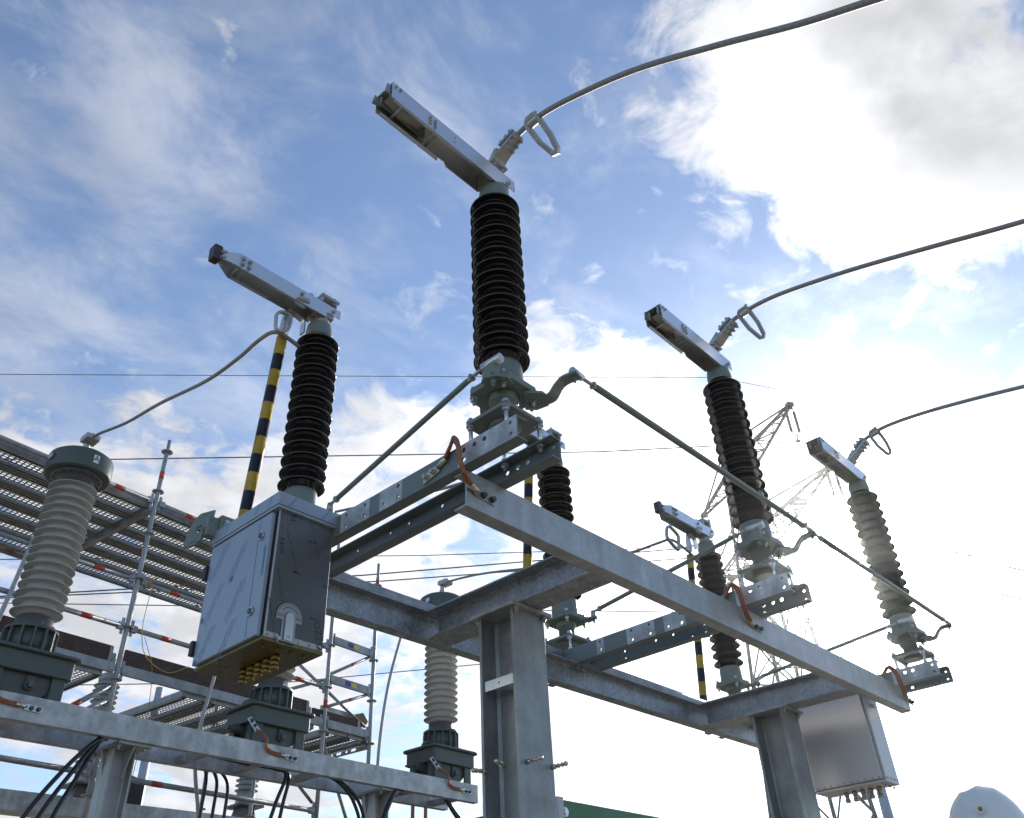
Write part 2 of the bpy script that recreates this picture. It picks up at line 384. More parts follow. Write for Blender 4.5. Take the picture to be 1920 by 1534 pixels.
def column(xc, studs):
    yc = 2.905
    mb = MB(); mb.prism(H_poly(0.246, 0.246, 0.012, 0.018), loc((xc,yc,GROUND+0.25)), (1,0,0), (0,1,0), (0,0,Z0-0.022-GROUND-0.25))
    col = mb.build('column', 'galv_col', frame, 0.002)
    mb = MB(); mb.box(loc((xc-0.155,yc-0.155,Z0-0.021)), loc((xc+0.155,yc+0.155,Z0-0.001)))
    for sx in (-0.11,0.11):
        for sy in (-0.138,0.138): mb.bolt(loc((xc+sx,yc+sy,Z0-0.021)), (0,0,-1), 0.013, stub=0.012)
    mb.build('cap_plate', 'galv', col, 0.002)
    if studs:
      mb = MB(); mb.prism([(-0.099,0),(0.099,0),(0.099,0.05),(-0.099,0.05)], loc((xc-0.104,yc,1.33)), (0,1,0), (0,0,1), (-0.008,0,0), holes=[circ(0,0.025,0.006,10)])
      mb.build('cross_strap', 'lug', col)
    for p, d in studs:
        mb = MB(); p = Vector(loc(p)); d = Vector(d)
        mb.tube([p, p+d*0.020], 0.012, 6); mb.tube([p+d*0.02, p+d*0.06], 0.007, 10)
        for k in range(1, 3): mb.tube([p+d*(0.02*k+0.008), p+d*(0.02*k+0.016)], 0.011, 10)
        mb.lathe([(0.0,-0.012),(0.007,-0.010),(0.0115,-0.004),(0.0115,0.004),(0.007,0.010),(0.0,0.012)], p+d*0.068, 14)
        mb.build('earthing_stud', 'tin', col)
    mb = MB(); mb.box(loc((xc-0.21,yc-0.21,GROUND+0.25)), loc((xc+0.21,yc+0.21,GROUND+0.28))); mb.build('foot_plate', 'galv', col)
    mb = MB(); mb.box(loc((xc-0.4,yc-0.4,GROUND-0.3)), loc((xc+0.4,yc+0.4,GROUND+0.25))); mb.build('footing', 'concrete', col, 0.01)
column(3.215, [((3.145,2.782,0.96),(0.35,-1,0.12)), ((3.325,2.782,0.96),(0.35,-1,0.12)), ((3.115,2.90,0.96),(-1,-0.2,0.15)), ((3.092,3.0,0.95),(-1,0.25,0.0))])
column(6.070, [])

# ------------------------------------------------------------------ pole base channels
def pole_channels(i, label):
    t = thing('channel_pair', label, 'beam', (XP[i], 0, Z1+0.001), 0, 'channel pairs under the disconnector poles')
    h = ZC-Z1-0.001
    y0, y1 = 1.879, 3.93
    hs = []
    for y in (1.915,): hs += [circ(y-y0, 0.028, 0.009, 12), circ(y-y0, 0.083, 0.009, 12)]
    for y in (2.19,): hs += [circ(y-y0, 0.03, 0.0125, 14)]
    for y in (2.125, 2.065, 2.19): hs += [circ(y-y0, 0.076, 0.0125, 14)]
    hs += [circ(2.62-y0, 0.025, 0.011, 12), circ(2.62-y0, 0.085, 0.011, 12), circ(2.72-y0, 0.03, 0.008, 12), circ(2.86-y0, 0.025, 0.009, 12), circ(2.86-y0, 0.085, 0.009, 12),
           circ(3.0-y0, 0.025, 0.009, 12), circ(3.0-y0, 0.085, 0.009, 12), circ(3.26-y0, 0.03, 0.009, 12), circ(3.26-y0, 0.082, 0.009, 12)]
    for sgn in (-1, 1):
        mb = MB(); W = (sgn*-0.007, 0, 0)
        # web with holes, then the two flanges
        mb.prism([(0,0.0075),(y1-y0,0.0075),(y1-y0,h-0.0075),(0,h-0.0075)], (sgn*0.1397, y0, 0), (0,1,0), (0,0,1), W, holes=hs)
        for za, zb in ((0,0.0075),(h-0.0075,h)):
            xa, xb = sorted((sgn*0.1397, sgn*0.078)); mb.box((xa,y0,za),(xb,y1,zb))
        c = mb.build('channel', 'channel', t, 0.0012)
        xo = sgn*0.1417
        def patch(ya, yb):
            mb = MB()
            hh = [q for q in hs if all(ya-y0+0.001 < p[0] < yb-y0-0.001 for p in q)]
            mb.prism([(ya-y0,0.001),(yb-y0,0.001),(yb-y0,h-0.001),(ya-y0,h-0.001)], (xo, y0, 0), (0,1,0), (0,0,1), (-sgn*0.0018,0,0), holes=hh)
            mb.build('bare_patch', 'galv_ct', c)
        patch(1.880, 2.225); patch(2.59, 2.75); patch(2.82, 3.04); patch(3.23, 3.29)
    return t
chl = ['grey green channel pair under the tallest insulator, ending above the front beam corner',
       'grey green channel pair crossing the frame between the two columns',
       'grey green channel pair sticking out past the far right end of the beam']
for i in range(3): pole_channels(i, chl[i])

# ------------------------------------------------------------------ rotating post insulators
def shed_profile(z0, z1, n, rc, rs, t=0.010, slope=0.032, lip=0.006):
    """core with n sheds, bottom to top; sheds droop a little at the rim"""
    prof = [(rc, z0-0.035)]
    p = (z1-z0)/(n-1)
    for k in range(n):
        z = z0+k*p
        prof += [(rc, z-0.004), (rc+0.25*(rs-rc), z-0.001), (rs-0.014, z+0.0005), (rs-0.010, z-lip*0.6), (rs-0.003, z-lip), (rs, z-lip+0.004), (rs-0.001, z+t*0.6),
                 (rs-0.012, z+t), (rc+0.3*(rs-rc), z+slope*0.75), (rc+0.004, z+slope)]
        if k == n-1: prof.append((rc, z+slope+0.008))
    prof.append((rc, z1+0.055)); return prof

def brown_profile(z0, z1, n, rc, rs):
    prof = [(rc, z0-0.035)]; p = (z1-z0)/(n-1); d = rs-rc
    for k in range(n):
        z = z0+k*p
        prof += [(rc, z+0.020), (rc+0.18*d, z+0.021), (rc+0.30*d, z+0.012), (rc+0.42*d, z+0.017), (rs-0.012, z+0.008), (rs-0.005, z-0.001), (rs-0.001, z+0.001), (rs, z+0.006), (rs-0.005, z+0.014), (rc+0.40*d, z+0.036), (rc+0.08*d, z+0.050), (rc, z+0.058)]
    prof.append((rc, z1+0.062)); return prof

def make_post(kind, label):
    g = 'rotating post insulators on the disconnector poles'
    t = thing('post_insulator', label, 'insulator', (0,0,ZC+0.0015), 0, g)
    # base plate on four studs
    mb = MB(); mb.prism(rrect(-0.127,-0.127,0.127,0.127,0.022), (0,0,0.098), (1,0,0), (0,1,0), (0,0,0.018), holes=[])
    mb.lathe([(0.055,0.076),(0.072,0.08),(0.075,0.098)], n=28)
    mb.build('base_plate', 'green', t, 0.002)
    for sx in (-1, 1):
        for sy in (-1, 1):
            mb = MB(); x, y = sx*0.107, sy*0.107
            mb.tube([(x,y,-0.045),(x,y,0.142)], 0.0095, 10)
            for z, d in ((0.1165,1),(0.0975,-1),(0.0005,1),(-0.0095,-1)): mb.bolt((x,y,z), (0,0,d), 0.0155, h=0.014)
            mb.build('stud', 'zinc', t)
    mb = MB(); mb.lathe([(0.056,0.1165),(0.056,0.212),(0.066,0.214),(0.069,0.222),(0.069,0.246),(0.075,0.2525)], n=32)
    mb.build('bearing_housing', 'green', t)
    # turntable: octagonal plate, flange plate of the porcelain above it
    mb = MB(); oct_ = [(-0.128,-0.10),(-0.10,-0.128),(0.085,-0.128),(0.128,-0.085),(0.128,0.085),(0.085,0.128),(-0.085,0.128),(-0.128,0.085)]
    mb.prism(oct_, (0,0,0.2535), (1,0,0), (0,1,0), (0,0,0.020))
    mb.prism([(p[0]*0.97,p[1]*0.97) for p in oct_], (0,0,0.2755), (1,0,0), (0,1,0), (0,0,0.014))
    tt = mb.build('turntable', 'green', t, 0.002)
    for sx in (-1, 1):
        for sy in (-1, 1):
            mb = MB(); mb.bolt((sx*0.098,sy*0.092,0.2525), (0,0,-1), 0.014, stub=0.016); mb.tube([(sx*0.098,sy*0.092,0.25),(sx*0.098,sy*0.092,0.295)], 0.009, 8); mb.bolt((sx*0.098,sy*0.092,0.290), (0,0,1), 0.013)
            mb.build('bolt', 'zinc', tt)
    # porcelain
    mb = MB(); mb.lathe([(0.100,0.2895),(0.098,0.31),(0.094,0.405),(0.090,0.425),(0.086,0.427)], n=36); mb.build('bottom_flange', 'green', t)
    mb = MB(); mb.lathe(brown_profile(0.456, 1.497, 14, 0.078, 0.1335), n=64); mb.build('porcelain', 'brown', t)
    mb = MB(); mb.lathe([(0.082,1.560),(0.084,1.565),(0.086,1.60),(0.080,1.655),(0.076,1.665)], n=32)
    if kind == 'F': mb.lathe([(0.083,1.548),(0.083,1.5595)], n=32, mat=1)
    mb.build('top_cap', ['green', 'yzinc'], t)
    if kind == 'N':
        # crank arm bolted under the turntable, swan necked towards the front
        mb = MB(); fan = [(0.02,-0.105),(0.125,-0.02),(0.165,-0.055),(0.178,-0.115),(0.15,-0.155),(0.085,-0.160)]
        mb.prism(fan, (0,0,0.238), (1,0,0), (0,1,0), (0,0,0.0145))
        mb.strip(spline([(0.135,-0.11,0.2448),(0.145,-0.165,0.246),(0.152,-0.20,0.285),(0.162,-0.235,0.312),(0.178,-0.305,0.314)], 5), 0.062, 0.014)
        mb.bolt((0.11,-0.07,0.238), (0,0,-1), 0.015, stub=0.014); mb.bolt((0.172,-0.282,0.307), (0,0,-1), 0.011, stub=0.012)
        ca = mb.build('crank_arm', 'green', t, 0.0015)
        mb = MB(); mb.tube([(0.155,-0.283,0.34),(0.235,-0.277,0.34)], 0.017, 14); mb.build('rod_end', 'lug', ca)
        mb = MB(); mb.prism([(-0.185,-0.055),(-0.16,-0.105),(-0.11,-0.135),(-0.06,-0.115),(-0.09,-0.02),(-0.165,-0.02)], (0,0,0.238), (1,0,0), (0,1,0), (0,0,0.0145))
        mb.box((-0.172,-0.10,0.2525),(-0.122,-0.045,0.312)); mb.bolt((-0.146,-0.075,0.238), (0,0,-1), 0.014, stub=0.014)
        lg = mb.build('lever_lug', 'green', t, 0.0015)
        mb = MB(); mb.tube([(-0.147,-0.128,0.335),(-0.147,-0.018,0.335)], 0.022, 16); mb.build('rod_end', 'lug', lg)
    else:
        mb = MB(); mb.prism([(0.0,-0.128),(0.10,-0.128),(0.088,-0.215),(0.066,-0.235),(0.044,-0.215)], (0,0,0.240), (1,0,0), (0,1,0), (0,0,0.013))
        mb.bolt((0.066,-0.205,0.240), (0,0,-1), 0.012, stub=0.012)
        ca = mb.build('crank_arm', 'green', t, 0.0015)
        mb = MB(); mb.lathe([(0.018,0.2535),(0.02,0.265),(0.016,0.30)], (0.066,-0.205,0), 14); mb.build('rod_end', 'cast', ca)
    # contact arm: inverted U profile pointing to -x
    if kind == 'N': x0, x1, zb, zt, w = -0.785, 0.105, 1.655, 1.778, 0.065
    else: x0, x1, zb, zt, w = -0.655, 0.105, 1.715, 1.823, 0.066
    h = zt-zb; mb = MB(); th = 0.0055
    near = [(x0,0),(-0.005,0),(0.0,0.04),(x1,0.04),(x1,h),(x0,h)]
    hl = [circ(-0.36,0.045,0.006,8), circ(-0.36,0.080,0.006,8)] if kind == 'N' else []
    mb.prism(near, (0,-w,zb), (1,0,0), (0,0,1), (0,th,0), holes=hl)
    far = [(x0,0),(-0.37,0),(-0.365,0.035),(-0.325,0.035),(-0.31,0.008),(-0.06,0.008),(-0.05,0.045),(x1-0.06,0.045),(x1-0.06,h),(x0,h)] if kind == 'N' else [(x0,0),(-0.05,0),(-0.04,0.03),(x1-0.06,0.03),(x1-0.06,h),(x0,h)]
    mb.prism(far, (0,w-th,zb), (1,0,0), (0,0,1), (0,th,0))
    mb.box((x0,-w+th,zt-th),(x1-0.06,w-th,zt))
    mb.box((x0+0.02,w-0.022,zb),(-0.38,w-th,zb+0.004)); mb.box((x0+0.02,-w+th,zb),(-0.07,-w+0.016,zb+0.004))
    arm = mb.build('contact_arm', 'alu', t, 0.001)
    mb = MB(); mb.box((-0.075,-0.058,zb+0.01),(0.06,0.058,zt-th-0.001)); mb.lathe([(0.056,1.664),(0.056,zb+0.012)], n=24)
    for x in (-0.06,): mb.bolt((x,0.02,zb+0.01), (0,0,-1), 0.014)
    mb.build('mounting_block', 'alu_in', arm, 0.002)
    if kind == 'N':
        bl_ = [(-0.765,zt-0.025,0.007),(-0.735,zt-0.025,0.007)]+[(x,zb+z,0.007) for x in (-0.535,-0.500) for z in (0.03,0.055,0.08)]+[(0.045,zb+0.062,0.011)]; pin = (-0.50,-0.465,-0.70); pzz = zb+0.02
    else:
        bl_ = [(x,zb+z,0.012) for x in (-0.63,-0.585) for z in (0.03,0.075)]+[(-0.20,zb+0.07,0.011),(0.045,zb+0.07,0.011)]; pin = (-0.64,-0.60); pzz = zb+0.012
    for x, z, r in bl_: MB().bolt((x,-w,z), (0,-1,0), r).build('bolt', 'cast', arm)
    for x in pin: MB().tube([(x,-w+th,pzz),(x,w-th,pzz)], 0.007, 8).build('cross_pin', 'cast', arm)
    mb = MB()
    if kind == 'N':   # female jaw: spring fingers in the mouth
        mb.box((x0+0.01,-0.045,zb+0.05),(x0+0.30,-0.03,zt-0.012)); mb.box((x0+0.01,0.03,zb+0.05),(x0+0.30,0.045,zt-0.012))
        for x in (x0+0.12, x0+0.16, x0+0.20): mb.bolt((x,0.03,zb+0.075), (0,-1,0), 0.008)
        mb.strip([(x0+0.25,0.0,zb+0.06),(x0+0.12,0.0,zb+0.035),(x0+0.02,0.0,zb+0.07)], 0.05, 0.004)
        mb.prism([(-0.035,-0.02),(0.02,0),(0.02,0.05),(-0.02,0.06)], (x0,-0.052,zt-0.075), (1,0,0), (0,0,1), (0,0.006,0))
        mb.prism([(-0.035,-0.02),(0.02,0),(0.02,0.05),(-0.02,0.06)], (x0,0.046,zt-0.075), (1,0,0), (0,0,1), (0,0.006,0))
        mb.build('jaw_contact', 'alu_in', arm)
    else:             # male contact: tapered cheeks and an upright copper bar
        ck = [(x0,0.005),(x0-0.055,0.03),(x0-0.075,0.045),(x0-0.075,0.085),(x0,h)]
        for sy in (-1, 1):
            q = [(x0,sy*w,zb+0.004),(x0-0.085,sy*0.028,zb+0.03),(x0-0.085,sy*0.028,zb+0.09),(x0,sy*w,zt)]
            q2 = [(p[0],p[1]-sy*0.006,p[2]) for p in q]
            mb.add(q+q2, [(0,1,2,3) if sy < 0 else (3,2,1,0), (7,6,5,4) if sy < 0 else (4,5,6,7), (0,4,5,1),(1,5,6,2),(2,6,7,3),(3,7,4,0)])
        mb.build('end_cheek', 'alu', arm)
        mb = MB(); mb.prism(rrect(-0.028,-0.055,0.028,0.055,0.012,3), (x0-0.122,-0.03,zb+0.062), (1,0,0.10), (-0.05,0,1), (0,0.06,0), mat=0)
        for z in (0.035,0.08): mb.bolt((x0-0.092,-0.03,zb+z), (0,-1,0), 0.010, 1); mb.bolt((x0-0.075,-0.028,zb+z+0.01), (0,-1,0), 0.008, 1)
        mb.box((x0-0.10,-0.026,zb+0.035),(x0-0.02,0.026,zb+0.085), 1)
        mb.build('copper_contact', ['copcon', 'cast'], arm, 0.004)
        # earthing contact under the arm and the cranked bar at the cap
        mb = MB(); mb.strip([(-0.20,-0.05,zb+0.02),(-0.20,-0.055,zb-0.03)], 0.07, 0.008, side=(1,0,0)); mb.strip([(-0.20,0.05,zb+0.02),(-0.20,0.055,zb-0.03)], 0.07, 0.008, side=(1,0,0))
        mb.prism([(-0.05,0),(0.05,0.02),(0.04,0.045),(-0.03,0.03)], (-0.19,-w-0.012,zb+0.005), (1,0,0), (0,0,1), (0,0.012,0))
        mb.build('earthing_contact', 'alu_in', arm)
        mb = MB(); mb.strip(spline([(-0.22,0.05,zb-0.002),(-0.13,0.055,zb-0.006),(-0.094,0.058,zb-0.03),(-0.088,0.06,zb-0.12)], 5), 0.045, 0.010, side=(0,1,0)); mb.build('current_bar', 'alu', arm)
    # terminal on top
    mb = MB()
    if kind == 'N':
        mb.lathe([(0.036,zt-0.01),(0.036,zt+0.09),(0.045,zt+0.095),(0.045,zt+0.12)], (0.03,0.035,0), 20)
        mb.prism([(-0.06,-0.055),(0.06,-0.055),(0.06,0.055),(-0.06,0.055)], (0.03,0.02,zt+0.12), (1,0,0), (0,1,0), (0,0,0.016))
        mb.bolt((0.0,-0.015,zt+0.12), (0,0,-1), 0.012); mb.bolt((0.06,-0.015,zt+0.12), (0,0,-1), 0.012)
    else:
        mb.lathe([(0.05,zt-0.002),(0.048,zt+0.03),(0.034,zt+0.05),(0.034,zt+0.075)], (0.02,0.02,0), 22)
        mb.prism([(-0.07,-0.06),(0.07,-0.06),(0.07,0.06),(-0.07,0.06)], (0.03,0.01,zt+0.075), (1,0,0), (0,1,0), (0,0,0.02))
        mb.box((-0.035,-0.045,zt+0.03),(-0.025,0.06,zt+0.0745)); mb.box((0.075,-0.045,zt+0.03),(0.085,0.06,zt+0.0745))
        for sx in (-0.02,0.07):
            for sy in (-0.03,0.045): mb.bolt((sx,sy,zt+0.075), (0,0,-1), 0.010); mb.bolt((sx,sy,zt+0.095), (0,0,1), 0.011)
        mb.tube([(-0.11,0.0,zt+0.035),(-0.06,0.02,zt+0.035)], 0.022, 14); mb.lathe([(0.0,0),(0.02,0.004),(0.024,0.03),(0.012,0.042),(0,0.044)], (-0.10,0.0,zt+0.03), 14)
    mb.build('terminal', 'cast', t, 0.003)
    return t
nl = ['tallest brown ribbed insulator, in the middle, with an open silver arm on top',
      'brown ribbed insulator in front of the lattice pylon, silver arm on top',
      'rightmost brown ribbed insulator, standing at the far end of the front beam']
fl = ['leftmost brown ribbed insulator, rising behind the film wrapped cabinet',
      'brown ribbed insulator behind the front beam, just below the base of the tallest',
      'brown ribbed insulator beside the thinnest striped rod, its arm tipped dark']
pn = make_post('N', nl[0]); pn.location = (XP[0], YN, ZC+0.0015)
pf = make_post('F', fl[0]); pf.location = (XP[0], YF, ZC+0.0015)
for i in (1, 2):
    dup(pn, (XP[i], YN, ZC+0.0015), nl[i]); dup(pf, (XP[i], YF, ZC+0.0015), fl[i])

# ------------------------------------------------------------------ rods between the turntables
def rod(name, a, b, r, label, cat, mat, ends=0.05, group=None, mr=0.009):
    a, b = Vector(a), Vector(b); d = (b-a).normalized()
    t = thing(name, label, cat, tuple(a), 0, group)
    mb = MB(); mb.tube([d*ends, d*(ends+0.02), (b-a)-d*(ends+0.02), (b-a)-d*ends], [r*0.8, r, r, r*0.8], 16); mb.build('tube', mat, t)
    mb = MB(); mb.tube([Vector((0,0,0)), d*ends*1.02], mr, 10); mb.bolt(d*ends*0.9, d, mr*1.7); mb.tube([(b-a)-d*ends*1.02, (b-a)], mr, 10); mb.bolt((b-a)-d*ends*0.9, -d, mr*1.7)
    mb.build('threaded_end', 'cast', t)
zt_ = ZC+0.335
rl = ['grey rod slanting from the base of the central insulator down to the film wrapped cabinet', 'grey rod slanting down across the middle pole behind the front beam', 'grey rod slanting away from the far right insulator base']
for i in range(3):
    rod('cross_rod', (XP[i]-0.147, YN-0.0, ZC+0.337), (XP[i]+0.066, YF-0.205, ZC+0.295), 0.0145, rl[i], 'rod', 'green', 0.07, 'cross rods inside the disconnector poles')
cl = ['grey green coupling tube running from the central insulator crank down to the middle pole', 'grey green coupling tube ending at the far right crank in the glare']
for i in range(2):
    rod('coupling_rod', (XP[i]+0.235, YN-0.277, ZC+0.3415), (XP[i+1]+0.155, YN-0.283, ZC+0.3415), 0.017, cl[i], 'rod', 'green', 0.09, 'coupling rods between the poles')
sl = ['round drive shaft between first and middle pole above the rear beam', 'round drive shaft between middle and last pole above the rear beam']
for i in range(2):
    mb = MB(); L = XP[i+1]-XP[i]-0.30; mb.tube([(0,0,0),(L,0,0)], 0.045, 24)
    tag(mb.build('drive_shaft', 'galv_tube', loc=(XP[i]+0.15, 3.615, 1.992)), sl[i], 'shaft', 'drive shafts on the rear beam')

# ------------------------------------------------------------------ striped earthing rods
def earth_rod(i, label):
    x, y = XP[i], YF
    a = Vector((-0.215, 0.06, 1.66-0.0)); b = Vector((-0.225, 0.20, 0.03))
    t = thing('earthing_rod', label, 'rod', (x, y, ZC), 0, 'striped earthing rods')
    d = (b-a); n = 12; st = 0.0; mb = MB()
    pts = []; mats = []
    ln = d.length; u = d.normalized(); s = 0.165; col = 0; frst = 0.14
    while s < ln-0.02:
        e = min(s+(frst or 0.118), ln-0.02); frst = 0
        pts.append(a+u*s); pts.append(a+u*e); mats += [col, col]; s = e; col = 1-col
    mb.tube(pts, 0.034, 20, mats=mats[:-1]+[mats[-2]]); mb.build('striped_tube', ['yellow', 'navy'], t)
    mb = MB(); mb.strip([a+u*(-0.05), a+u*0.02, a+u*0.125], [0.03,0.045,0.055], 0.034, side=(1,0,0))
    for k in (0.055, 0.095):
        for sx in (-0.012, 0.012): mb.bolt(a+u*k+Vector((sx,-0.016,0)), (0,-1,0), 0.007)
    mb.build('contact_blade', 'alu', t, 0.002)
    mb = MB(); mb.tube([b-u*0.09, b-u*0.02], 0.0345, 20); mb.box(b+Vector((-0.03,-0.028,-0.09)), b+Vector((0.03,0.028,-0.012)))
    mb.strip([b+Vector((0.01,-0.03,0.02)), b+Vector((0.10,-0.03,-0.03)), b+Vector((0.16,-0.03,-0.12))], 0.05, 0.012, side=(0,0,1))
    mb.bolt(b+Vector((0.03,-0.03,0.0)), (0,-1,0), 0.014)
    mb.build('hinge', 'cast', t, 0.002)
el = ['yellow and black striped rod rising from the film wrapped cabinet to the left arm', 'yellow and black striped rod seen through the frame beside the second rear insulator', 'thin yellow and black striped rod left of the rear right insulator']
for i in range(3): earth_rod(i, el[i])

# ------------------------------------------------------------------ outgoing conductors with clamps and shackle shaped grips
def conductor(i, pts, label):
    t = thing('conductor', label, 'cable', (XP[i], YN, 0), 0, 'outgoing conductors leaving to the upper right')
    P = spline(pts, 8); mb = MB(); r = 0.0158
    N = 12
    mb.tube(P, r, N); mb.build('stranded_cable', M['strand'], t)
    # bolted clamp from the terminal pad
    mb = MB(); a, b = Vector(pts[0]), Vector(pts[1]); u = (Vector(pts[2])-a).normalized()
    side = Vector((1,0,0)); up = side.cross(u).normalized()
    if up.z < 0: up = -up
    c0 = a+u*(-0.03); c1 = a+u*0.17
    mb.strip([c0-up*0.028, a+u*0.04-up*0.026, c1-up*0.02], [0.10,0.085,0.07], 0.016, side=side); mb.strip([a+u*0.05+up*0.022, c1+up*0.02], [0.08,0.07], 0.015, side=side)
    mb.tube([a+u*0.03, c1], 0.022, 14)
    mb.bar(Vector((0.03,0.02,3.917-0.0)), a+u*0.03, 0.10, 0.03, up=up)
    for k in (0.075,0.112,0.149):
        for sx in (-0.026,0.026):
            mb.bolt(a+u*k+side*sx+up*0.028, up, 0.0115, stub=0.006); mb.bolt(a+u*k+side*sx-up*0.032, -up, 0.0115, stub=0.01)
    mb.build('cable_clamp', 'cast', t, 0.003)
    # closed grip hanging on the cable
    c = [Vector(pts[2]).lerp(Vector(pts[3]), 0.72), Vector(pts[2]).lerp(Vector(pts[3]), 0.48), Vector(pts[2]).lerp(Vector(pts[3]), 0.42)][i]
    cu = (Vector(pts[3])-Vector(pts[2])).normalized(); dn = (Vector((0.66,-0.06,-0.74))).normalized()
    ring = [(-0.030,-0.030),(0.022,-0.032),(0.034,-0.01),(0.040,0.12),(0.030,0.205),(0.016,0.224),(-0.004,0.220),(-0.036,0.115),(-0.046,0.0)]
    RP = [c+cu*p[0]+dn*p[1] for p in ring]; RP = RP+[RP[0]]
    mb = MB(); mb.strip(RP, 0.040, 0.024, side=cu.cross(dn)); mb.tube([c-cu*0.03, c+cu*0.03], 0.026, 14)
    mb.bolt(c+Vector((-0.012,-0.02,0.03)), (0,-0.3,1), 0.013); mb.bolt(c+Vector((0.02,-0.02,-0.02)), (0.2,-1,0), 0.010)
    mb.build('shackle_grip', 'cast', t, 0.003)

def strand_mat():
    m, nt, b = new_mat('stranded_cable'); N, L = nt.nodes.new, nt.links.new
    b.inputs['Metallic'].default_value = 0.25; b.inputs['Roughness'].default_value = 0.6
    tc = N('ShaderNodeTexCoord'); w = N('ShaderNodeTexWave'); w.inputs['Scale'].default_value = 34; w.inputs['Distortion'].default_value = 1.2; w.inputs['Detail'].default_value = 2
    mp = N('ShaderNodeMapping'); mp.inputs['Rotation'].default_value = (0.3, 0.5, 0.9); L(tc.outputs['Object'], mp.inputs[0]); L(mp.outputs[0], w.inputs['Vector'])
    mx = N('ShaderNodeMix'); mx.data_type = 'RGBA'; mx.inputs[6].default_value = (0.26,0.25,0.235,1); mx.inputs[7].default_value = (0.315,0.305,0.29,1)
    L(w.outputs['Fac'], mx.inputs[0]); L(mx.outputs[2], b.inputs['Base Color'])
    bp = N('ShaderNodeBump'); bp.inputs['Strength'].default_value = 0.08; bp.inputs['Distance'].default_value = 0.001; L(w.outputs['Fac'], bp.inputs['Height']); L(bp.outputs[0], b.inputs['Normal'])
    return m
M['strand'] = strand_mat()
conductor(0, [(0.03,-0.02,3.995),(0.03,-0.053,4.013),(0.03,-0.135,4.047),(0.03,-0.36,4.06),(0.03,-0.665,3.96),(0.03,-0.99,3.807),(0.03,-1.396,3.543),(0.03,-1.732,3.307),(0.03,-2.007,3.143),(0.03,-2.5,2.85)], 'thick stranded cable leaving the central insulator towards the top edge')
conductor(1, [(0.03,-0.05,3.985),(0.03,-0.10,4.03),(0.03,-0.20,4.075),(0.03,-0.40,4.093),(0.03,-0.649,4.062),(0.03,-1.094,3.954),(0.03,-1.581,3.807),(0.03,-2.062,3.656),(0.03,-2.9,3.42)], 'stranded cable leaving the right hand insulator below the big cloud')
conductor(2, [(0.03,-0.04,3.985),(0.03,-0.10,4.04),(0.03,-0.20,4.09),(0.03,-0.381,4.122),(0.03,-0.665,4.105),(0.03,-1.015,4.053),(0.03,-1.492,3.962),(0.03,-2.5,3.75)], 'lowest stranded cable at the right edge, leaving the insulator beside the glare')

# ------------------------------------------------------------------ jumpers from the rear insulators to the instrument transformers
def jumper(pts, cc, ring, label, lug_dir):
    t = thing('jumper_cable', label, 'cable', tuple(pts[0]), 0, 'jumper cables to the instrument transformers')
    o = Vector(pts[0]); P = [p-o for p in spline(pts, 8)]
    mb = MB(); mb.tube(P, 0.0135, 12); mb.build('stranded_cable', M['strand'], t)
    mb = MB(); a = P[0]; u = (P[4]-P[0]).normalized()
    mb.tube([a+Vector((0,0,-0.14)), a+Vector((0,0,-0.02)), a+u*0.05], 0.03, 14)
    for k in (0.0, 0.05, 0.10): mb.tube([a+u*k-Vector((0.06,0,0)), a+u*k+Vector((0.06,0,0))], 0.034, 12); mb.bolt(a+u*k+Vector((0.0,0,0.026)), (0,0,1), 0.013)
    mb.build('cable_clamp', 'cast', t, 0.002)
    if ring:
        RP = [Vector(p)-o for p in ring]; RP = spline(RP+[RP[0]], 5)
        mb = MB(); mb.strip(RP, 0.032, 0.014, side=(0.15,1,0)); mb.build('shackle_grip', 'cast', t, 0.003)
x0 = XP[0]
jumper([(2.235,7.18,4.47),(2.235,6.95,4.44),(2.26,6.42,4.31),(2.19,5.62,4.06),(2.13,4.76,3.77),(2.09,4.25,3.66),(2.05,3.93,3.60),(2.03,3.70,3.515),(2.16,3.69,3.50),(2.27,3.70,3.47)], None,
       [(1.995,3.66,3.62),(2.03,3.66,3.655),(2.085,3.66,3.66),(2.10,3.66,3.62),(2.085,3.66,3.53),(2.04,3.66,3.495),(2.005,3.66,3.51)], 'curved cable from the left arm down to the grey transformer marked with a letter A', 0)
jumper([(4.545,7.25,4.47),(4.55,7.0,4.44),(4.58,6.42,4.31),(4.51,5.62,4.06),(4.44,4.76,3.80),(4.40,4.25,3.68),(4.37,3.93,3.60),(4.36,3.70,3.515),(4.48,3.69,3.50),(4.58,3.70,3.47)], None,
       [(4.31,3.66,3.62),(4.345,3.66,3.655),(4.40,3.66,3.66),(4.415,3.66,3.62),(4.40,3.66,3.53),(4.355,3.66,3.495),(4.32,3.66,3.51)], 'cable hidden mostly behind the film wrapped cabinet, running to the middle transformer', 0)
jumper([(6.858,7.34,4.47),(6.85,7.12,4.45),(6.85,6.7,4.38),(6.735,6.1,4.19),(6.735,4.96,3.89),(6.60,4.3,3.72),(6.42,3.85,3.60),(6.36,3.68,3.545),(6.60,3.68,3.52),(6.86,3.70,3.48)], None,
       [(6.21,3.63,3.56),(6.24,3.63,3.625),(6.30,3.63,3.63),(6.40,3.63,3.585),(6.395,3.63,3.52),(6.38,3.63,3.44),(6.35,3.63,3.425),(6.21,3.63,3.485)], 'cable arching from the far grey transformer to the rear right arm', 0)

